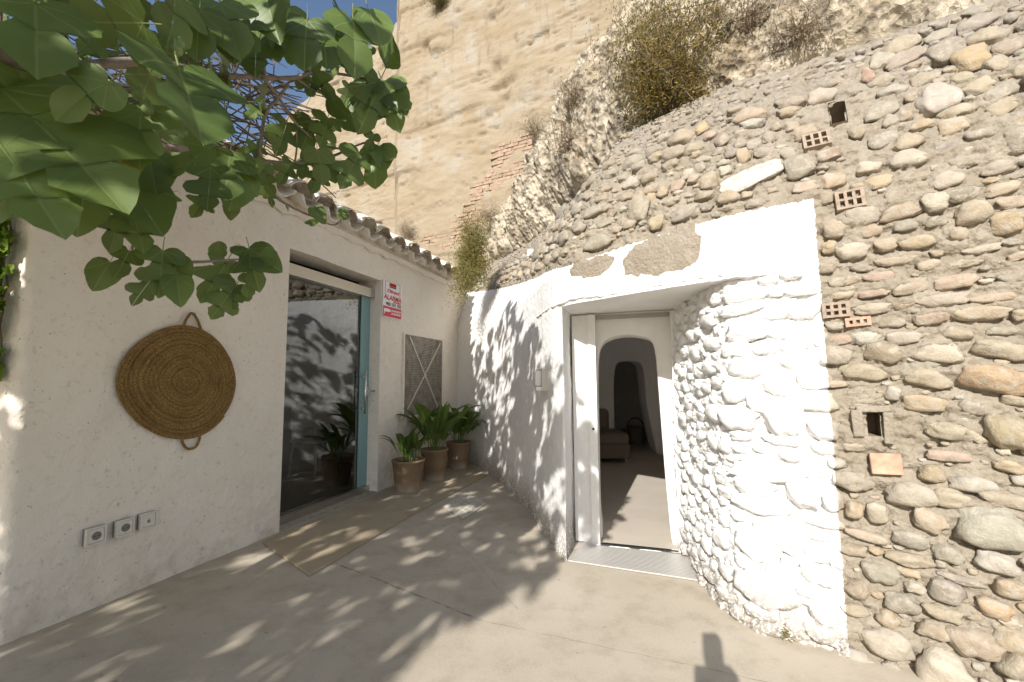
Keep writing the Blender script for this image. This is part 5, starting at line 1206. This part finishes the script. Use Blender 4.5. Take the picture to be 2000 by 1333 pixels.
for m in FL:
    uvv = np.zeros((len(m.vertices), 2)); 
    for l in m.loops: uvv[l.vertex_index] = m.uv_layers[0].data[l.index].uv
    FLuv.append(uvv)
leaves = []       # (matrix world, variant, seen)
def leaf_m(base, tip, face, roll=0.0):
    base, tip = Vector(base), Vector(tip); y = (tip-base); L = y.length; y.normalize(); z = Vector(face); z = (z-y*z.dot(y))
    if z.length < 1e-3: z = y.orthogonal()
    z.normalize(); x = y.cross(z); M = Matrix(((*(x*L), 0), (*(y*L), 0), (*(z*L), 0), (0, 0, 0, 1))).transposed(); M = M @ Matrix.Rotation(roll, 4, 'Y'); M.translation = base; return M
def at_d(px, py, dist):
    r = ray(px, py); return CAM+r*(dist/r.y)
# leaves one can pick out: base pixel, tip pixel, distance of base, of tip, kind
HL = [(-25, 245, 115, 430, .92, .90, 0), (-5, 165, 222, 362, 1.0, .95, 0), (212, 160, 95, 212, 1.0, .95, 1), (70, 5, 72, 135, .95, .90, 1), (280, 46, 130, 45, 1.05, 1.05, 1), (348, 128, 402, 262, 1.1, 1.02, 1), (277, 214, 262, 308, 1.12, 1.06, 1),
      (412, 290, 325, 335, 1.3, 1.3, 1), (292, 300, 302, 368, 1.3, 1.25, 2), (168, 362, 150, 448, 1.15, 1.12, 2), (226, 378, 190, 335, 1.25, 1.2, 1), (240, 358, 312, 428, 1.25, 1.2, 2), (245, 412, 205, 482, 1.3, 1.28, 3), (250, 395, 285, 470, 1.33, 1.3, 0), (412, 328, 404, 404, 1.55, 1.5, 0),
      (252, 490, 230, 540, 1.42, 1.4, 1), (215, 512, 180, 566, 1.42, 1.4, 2), (318, 490, 312, 575, 1.42, 1.4, 0), (302, 538, 256, 593, 1.43, 1.4, 0), (344, 540, 352, 592, 1.44, 1.42, 2), (338, 505, 352, 560, 1.46, 1.44, 2),
      (487, 487, 498, 556, 1.68, 1.64, 3), (485, 490, 541, 520, 1.68, 1.66, 2), (442, 512, 398, 585, 1.68, 1.64, 3), (462, 556, 414, 620, 1.7, 1.66, 0), (462, 560, 452, 600, 1.7, 1.68, 0), (442, 489, 402, 488, 1.69, 1.68, 2), (490, 540, 484, 578, 1.7, 1.68, 1),
      (742, 160, 712, 245, 2.15, 2.1, 3), (748, 165, 770, 232, 2.2, 2.12, 0), (755, 170, 790, 210, 2.2, 2.15, 2), (722, 158, 690, 215, 2.15, 2.1, 1), (738, 288, 728, 358, 2.25, 2.2, 1), (742, 285, 752, 322, 2.25, 2.2, 2), (702, 300, 668, 362, 2.2, 2.15, 0), (730, 262, 718, 292, 2.2, 2.2, 1),
      (640, 230, 628, 280, 2.1, 2.05, 0), (610, 235, 592, 285, 2.1, 2.05, 1), (560, 240, 548, 290, 2.0, 1.95, 3), (672, 210, 690, 250, 2.2, 2.15, 2), (690, 40, 700, 125, 1.75, 1.7, 1), (720, 20, 745, 75, 1.8, 1.75, 2), (668, 45, 655, 85, 1.9, 1.85, 1), (745, 70, 770, 125, 2.0, 1.95, 2), (715, 95, 705, 140, 2.0, 2.0, 0),
      (560, 10, 540, 95, 1.6, 1.55, 1), (600, 40, 590, 120, 1.6, 1.55, 1), (470, 30, 455, 110, 1.5, 1.4, 1), (505, 55, 490, 130, 1.6, 1.5, 0), (430, 5, 460, 80, 1.4, 1.35, 1), (390, 20, 380, 90, 1.3, 1.25, 1), (630, 60, 640, 120, 1.7, 1.65, 1), (520, -10, 530, 60, 1.5, 1.45, 2), (340, -10, 350, 70, 1.2, 1.15, 1), (200, 60, 160, 95, 1.15, 1.1, 0), (450, 300, 440, 380, 1.7, 1.65, 1), (470, 330, 455, 400, 1.75, 1.7, 2), (520, 320, 500, 350, 1.9, 1.88, 1), (455, 395, 448, 428, 1.8, 1.8, 2), (570, 320, 545, 352, 2.0, 1.95, 3), (640, 318, 655, 350, 2.2, 2.15, 1), (600, 312, 585, 340, 2.1, 2.05, 1),
      (612, 405, 634, 432, 3.2, 3.2, 2), (668, 428, 672, 404, 3.3, 3.3, 2), (608, 436, 594, 432, 3.0, 3.0, 2), (604, 436, 620, 434, 3.0, 3.0, 2)]
for (bx, by, tx, ty, d0, d1, kd) in HL:
    B_, T_ = at_d(bx, by, d0), at_d(tx, ty, d1); f = (CAM-B_).normalized()+Vector((random.uniform(-.5, .5), random.uniform(-.4, .4), random.uniform(0, 0.7)))
    leaves.append((leaf_m(B_, T_, f), random.choice([kd, kd+4, kd+8])))
# branches seen in the picture: (px, py, distance) along each one
BR = [([(-60, 60, .9), (60, 135, 1.05), (180, 128, 1.2), (300, 122, 1.35), (420, 146, 1.6), (560, 154, 1.85), (630, 140, 2.0), (690, 150, 2.1), (726, 158, 2.15)], .017, .006), ([(330, 290, 1.5), (440, 303, 1.8), (510, 315, 1.95), (600, 318, 2.1), (660, 300, 2.2), (715, 278, 2.25), (738, 286, 2.27)], .014, .004),
      ([(496, -30, 1.6), (500, 40, 1.65), (512, 90, 1.7), (519, 152, 1.75)], .006, .006), ([(505, 312, 1.95), (515, 240, 1.95), (530, 205, 1.9), (545, 190, 1.9), (565, 165, 1.88)], .008, .006), ([(515, 155, 1.75), (545, 190, 1.9), (580, 245, 2.0), (630, 283, 2.15), (665, 290, 2.2)], .007, .005),
      ([(480, 315, 1.9), (530, 375, 2.6), (560, 400, 3.0), (620, 428, 3.3), (652, 440, 3.45), (668, 428, 3.5)], .014, .006), ([(600, 150, 1.95), (625, 110, 1.95), (640, 90, 1.95)], .006, .003), ([(655, 130, 2.05), (690, 95, 2.0), (705, 75, 1.95), (722, 82, 1.95)], .007, .004), ([(580, 155, 1.9), (620, 180, 2.0), (650, 190, 2.05)], .005, .003),
      ([(-40, 255, 1.0), (80, 300, 1.1), (150, 320, 1.2), (156, 360, 1.25), (170, 390, 1.28), (200, 430, 1.32), (245, 460, 1.38), (275, 488, 1.42), (340, 508, 1.5), (400, 512, 1.58), (466, 508, 1.66)], .011, .004), ([(110, 315, 1.15), (150, 318, 1.2), (200, 350, 1.25), (270, 350, 1.35), (330, 340, 1.5), (350, 335, 1.55)], .006, .004), ([(60, 420, 1.1), (120, 385, 1.18), (165, 378, 1.26)], .006, .005), ([(258, 475, 1.4), (256, 490, 1.42)], .004, .003), ([(380, 330, 1.55), (430, 382, 1.6)], .007, .006), ([(455, 512, 1.65), (440, 515, 1.68)], .004, .003), ([(575, 318, 2.05), (580, 290, 2.05), (578, 255, 2.0)], .005, .004), ([(0, 90, 1.0), (120, 60, 1.1), (240, 80, 1.2), (290, 78, 1.25)], .008, .004)]
brp = []
for pts, r0, r1 in BR:
    C = catmull([tuple(at_d(*q)) for q in pts], 0.04); n = len(C); rr_ = [r0+(r1-r0)*i/(n-1) for i in range(n)]
    C = C+0.006*np.stack([pn(C*9), pn(C*9+7), pn(C*9+13)], -1); MB().tube([tuple(c) for c in C], [a*(1+0.15*random.uniform(-1, 1)) for a in rr_], 7).build('branch', M_BARK, fig, True); brp.append(C)
# trunk and limbs outside the frame
limbs = [([(-2.95, 0.1, -0.05), (-2.9, 0.05, 0.5), (-2.78, 0.0, 1.0), (-2.7, -0.1, 1.5)], .15, .11), ([(-2.7, -0.1, 1.45), (-2.2, 0.25, 2.0), (-1.6, 0.6, 2.2), (-1.1, 0.85, 2.15)], .08, .035), ([(-2.7, -0.1, 1.45), (-2.5, -0.8, 2.2), (-2.2, -1.6, 2.8), (-1.9, -2.4, 3.2)], .085, .03), ([(-2.7, -0.1, 1.45), (-2.9, 0.5, 2.3), (-2.7, 1.2, 3.0), (-2.2, 1.9, 3.4)], .07, .025), ([(-2.5, -0.8, 2.2), (-3.1, -1.7, 3.0), (-3.4, -2.6, 3.5)], .055, .02), ([(-2.2, 0.25, 2.0), (-1.9, -0.2, 2.7), (-1.6, -0.5, 3.2)], .045, .02), ([(-2.2, -1.6, 2.8), (-2.6, -2.6, 3.3), (-2.7, -3.4, 3.6)], .04, .02)]
for i, (pts, r0, r1) in enumerate(limbs):
    C = catmull(pts, 0.08); n = len(C); MB().tube([tuple(c) for c in C], [r0+(r1-r0)*k/(n-1) for k in range(n)], 10).build('trunk' if i == 0 else 'limb', M_BARK, fig, True)
    if i: brp.append(C[len(C)//2:])
# ---- crown: leaves where the shade in the picture asks for them
def sun_shadow(p):
    h = FBVH.ray_cast(p, TRAVEL); best = None; tg = p.z/-TRAVEL.z; q = p+TRAVEL*tg; kind = 'g'; td = tg
    if h[0] is not None and h[3] < td: q, td, kind = h[0], h[3], 'f'
    r_ = DN.dot(TRAVEL); td2 = (DA-p).dot(DN)/r_ if abs(r_) > 1e-6 else -1
    if 0 < td2 < td:
        q2 = p+TRAVEL*td2; t2 = (q2-DA).dot(DD)
        if 0 <= t2 <= DW and 0 < q2.z < DZ: q, kind = q2, ('d' if t2 < 0.17 else 'x')
    return q, kind
fl_b = [(1112, 1098), (1085, 1125), (1040, 1150), (1000, 1172), (930, 1198), (885, 1215), (868, 1250), (835, 1290), (790, 1333), (700, 1420), (560, 1700)]
def floor_ok(q):
    if q.y < 0.9: return q.x < -0.35
    pp = to_px(q)
    if pp is None: return q.x < -0.35
    y = pp[1]
    if y > 1700: return q.x < -0.35
    xb = np.interp(y, [900]+[b[1] for b in fl_b], [1200]+[b[0] for b in fl_b]); return pp[0] < xb-22
wall_poly = [(895, 615), (930, 640), (965, 640), (990, 590), (1035, 615), (1030, 660), (1060, 700), (1100, 730), (1106, 900), (1040, 960), (1106, 1000), (1107, 1090), (915, 905)]
view_poly = [(-80, -80), (780, -80), (775, 60), (765, 150), (740, 240), (700, 330), (600, 335), (480, 345), (420, 320), (330, 330), (230, 360), (120, 400), (-80, 430)]
sky_keep = [(655, 105), (700, 60), (575, 200), (640, 150), (600, 190), (430, 260), (560, 90), (470, 240)]
cand = 0; crown = []; seen_crown = 0; hidden_n = 0
rr = random.Random(11)
def cov_key(q): return (int(q.x/0.055), int(q.y/0.055), int(q.z/0.055))
cover = {}
while cand < 90000 and (seen_crown < 230 or hidden_n < 2500):
    cand += 1
    if seen_crown < 230 and cand % 2:
        d_ = rr.uniform(1.6, 3.3); p = at_d(rr.uniform(-60, 790), rr.uniform(-60, 340), d_)
        if p.z > 4.3: continue
    elif hidden_n >= 2500: continue
    else: p = Vector((rr.uniform(-4.6, 0.9), rr.uniform(-4.6, 3.0), rr.uniform(2.0, 4.3)))
    px = to_px(p); infr = px is not None and -60 < px[0] < 2060 and -60 < px[1] < 1390
    if infr:
        dist = (p-CAM).length
        if dist < 1.6 or not inpoly(px[0], px[1], view_poly): continue
        if seen_crown >= 230: continue
        if px[0] > 430 and rr.random() < 0.86: continue
        if any(math.hypot(px[0]-a, px[1]-b) < 34 for a, b in sky_keep): continue
    elif p.z < 2.25 or (p-CAM).length < 1.0: continue
    q, kd = sun_shadow(p)
    if kd in ('d', 'x'): ok = kd == 'd'
    elif kd == 'g':
        if q.y > 7.5: ok = infr
        else: ok = floor_ok(q)
    else:
        pq = to_px(q); ok = pq is not None and rr.random() < 0.7 and (inpoly(pq[0], pq[1], wall_poly) or (infr and pq[0] < 960))
    if not ok: continue
    kq = cov_key(q); c_ = cover.get(kq, 0)
    if c_ >= (3 if not infr else 6): continue
    # gaps in the crown: clustered
    if not infr and float(pn(np.array(q)*3.4+3)) > 0.26: continue
    cover[kq] = c_+1
    L = rr.uniform(0.12, 0.21) if not infr else rr.uniform(0.10, 0.17); az = rr.uniform(0, 2*math.pi); dr = rr.uniform(-1.2, 0.1)
    y = Vector((math.cos(az)*math.cos(dr), math.sin(az)*math.cos(dr), math.sin(dr))); f = Vector((rr.gauss(0, .45), rr.gauss(0, .45), 1))
    leaves.append((leaf_m(p, p+y*L, f), rr.randrange(12))); crown.append(p); seen_crown += infr; hidden_n += (not infr)
print('crown', len(crown), 'in view', seen_crown, 'tries', cand)
# leaves along the visible branches
for C in brp[:len(BR)]:
    for i in range(2, len(C), 3):
        p = Vector(C[i]); px = to_px(p)
        if px is None or rr.random() < (0.35 if px[0] < 520 else 0.55) or px[1] > 420 or (px[0] < 330 and px[1] > 300): continue
        d = (p-CAM).length
        if d < 1.1: continue
        L = rr.uniform(0.085, 0.15); az = rr.uniform(0, 2*math.pi); off = Vector((rr.gauss(0, .03), rr.gauss(0, .03), rr.gauss(-.02, .03)))
        y = Vector((math.cos(az)*0.55, math.sin(az)*0.55, rr.uniform(-1.1, -0.1))).normalized(); f = (CAM-p).normalized()+Vector((rr.gauss(0, .5), rr.gauss(0, .5), rr.gauss(.5, .4)))
        leaves.append((leaf_m(p+off, p+off+y*L, f), rr.randrange(12)))
# the biggest in view as leaves of their own, the rest as one mass
def vis_size(e):
    M = e[0]; c = M @ Vector((0, 0.5, 0)); px = to_px(c)
    if px is None or not (-80 < px[0] < 2080 and -80 < px[1] < 1400): return -1
    return M.to_scale()[1]/(c-CAM).length
leaves.sort(key=vis_size, reverse=True); nv_ = sum(1 for e in leaves if vis_size(e) > 0); print('leaves', len(leaves), 'seen', nv_)
for k, (M, v) in enumerate(leaves):
    if k < 300:
        o = bpy.data.objects.new('leaf', FL[v]); link(o, fig); Mx = M.copy(); Mx.translation = M.translation-GLOC; o.matrix_local = Mx
    else:
        W = np.array(M.to_3x3()) ; P = FLv[v] @ W.T+np.array(M.translation); extraV.append(P); extraUV.append(FLuv[v]); extraF += [tuple(i+eoff[0] for i in f) for f in FLf[v]]; eoff[0] += len(P)
if extraV:
    o = mk('foliage', np.concatenate(extraV), extraF, M_FIG, fig, True); uv_set(o, np.concatenate(extraUV)); o['kind'] = 'stuff'
yl = mk('withered_leaf', [tuple(leaf_m(at_d(240, 288, 1.2), at_d(236, 352, 1.18), CAM-at_d(240, 300, 1.2)) @ Vector(v)) for v in FLv[2]], FLf[2], M_FIGY, fig, True)
# green figs
M_FRUIT = simple('green_fig', (0.16, 0.22, 0.07), 0.5, vary=0.15)
for (px, py, d, r) in ((344, 98, 1.15, .017), (350, 85, 1.17, .014), (270, 185, 1.12, .016), (289, 214, 1.1, .015), (582, 225, 2.05, .017), (624, 250, 2.1, .016), (650, 252, 2.1, .016), (636, 262, 2.12, .014)):
    c = at_d(px, py, d); V = []; n = 10
    for (z, q) in ((-1.0, .05), (-.85, .5), (-.4, .92), (.1, 1), (.6, .72), (1.1, .35), (1.5, .16)): V += [c+Vector((q*r*math.cos(2*math.pi*k/n), q*r*math.sin(2*math.pi*k/n), z*r)) for k in range(n)]
    mk('fig', V, [(i*n+k, i*n+(k+1) % n, (i+1)*n+(k+1) % n, (i+1)*n+k) for i in range(6) for k in range(n)], M_FRUIT, fig, True)
# tangle of thin twigs further back in the crown
st = MB(); rt = random.Random(5)
for i in range(420):
    px, py = rt.uniform(-20, 520), rt.gauss(170, 80)
    if py > 330 or py < -30: continue
    d = rt.uniform(2.0, 3.2); A = at_d(px, py, d); dr = Vector((rt.gauss(0.6, 0.5), rt.gauss(0.3, 0.5), rt.gauss(-0.15, 0.25))).normalized(); L = rt.uniform(0.2, 0.5)
    m_ = A+dr*L*0.5+Vector((rt.gauss(0, .03), rt.gauss(0, .03), rt.gauss(0, .03))); st.tube([A, m_, A+dr*L], [.006, .005, .003], 4, False)
o = st.build('twigs', M_TWIG, fig); o['kind'] = 'stuff'

# ================================================================== IVY on the end wall
ivy = thing('ivy', 'trailing ivy on the house corner at the left edge', 'ivy', tuple(hw(T0, 1.0, -0.2)-D_*0.02)); rv_ = random.Random(9); M_IVY = mat_dry('ivy_leaf', [(0.03, 0.07, 0.012), (0.09, 0.16, 0.02), (0.17, 0.26, 0.03), (0.05, 0.09, 0.02)])
stm = MB()
def ew(a, z, out=0.02): return hw(T0, z, -0.04-a)-D_*out
for (zt, zb) in ((2.15, 1.55), (2.0, 1.35), (1.9, 1.2), (1.6, 1.1)):
    a = rv_.uniform(0.05, 0.2); stm.tube([tuple(ew(a+rv_.gauss(0, .02), zt+(zb-zt)*k/6, 0.02+0.02*rv_.random())) for k in range(7)], 0.004, 5)
stm.build('stems', M_TWIG, ivy)
for i in range(260):
    a = abs(rv_.gauss(0.12, 0.06)); z = rv_.choice([rv_.gauss(1.92, .10), rv_.gauss(1.62, .09), rv_.gauss(1.28, .06), rv_.gauss(1.75, 0.2)]); p = ew(max(0.03, a), z, rv_.uniform(0.03, 0.10))
    n = (-D_+Vector((rv_.gauss(0, .5), rv_.gauss(0, .5), rv_.gauss(.3, .4)))).normalized(); dn = Vector((rv_.gauss(0, .5), rv_.gauss(0, .3), -1)); x = dn.cross(n).normalized(); y = n.cross(x); s = rv_.uniform(.025, .05)
    S = [(0, -.25), (.5, -.35), (.75, 0), (.4, .25), (.45, .7), (0, 1.1), (-.45, .7), (-.4, .25), (-.75, 0), (-.5, -.35)]
    mk('leaf', [p+x*u*s-y*v_*s+n*0.25*s*(abs(u)) for u, v_ in S], [tuple(range(10))], M_IVY, ivy)

# ================================================================== CAMERA ON TRIPOD (throws the small shadow on the floor)
tri = thing('camera_tripod', 'photo camera with flash on a tripod, seen only by its shadow on the floor', 'tripod', (0.0, -0.14, 0)); M_BODY = simple('camera_black', (0.03, 0.03, 0.03), 0.5)
X, Y = Vector((1, 0, 0)), Vector((0, 1, 0)); c0 = Vector((0.02, -0.10, 1.19))
MB().box(c0, X, Y, UP, 0.075, 0.035, 0.055).build('camera_body', M_BODY, tri); MB().box(c0+UP*0.07, X, Y, UP, 0.03, 0.03, 0.016).build('prism', M_BODY, tri)
MB().box(c0+UP*0.145+X*-0.005, X, Y, UP, 0.033, 0.028, 0.06).build('flash', M_BODY, tri); MB().box(c0-UP*0.085, X, Y, UP, 0.035, 0.03, 0.03).build('head', M_BODY, tri)
MB().tube([c0-UP*0.1, c0-UP*0.45], 0.016, 10).build('column', M_BODY, tri)
for k in range(3):
    a = 2*math.pi*k/3-math.pi/2; MB().tube([c0-UP*0.2, Vector((0.02+0.42*math.cos(a), -0.18+0.42*math.sin(a)*(1 if k == 0 else 0.55), 0))], [.016, .011], 8).build('leg', M_BODY, tri)
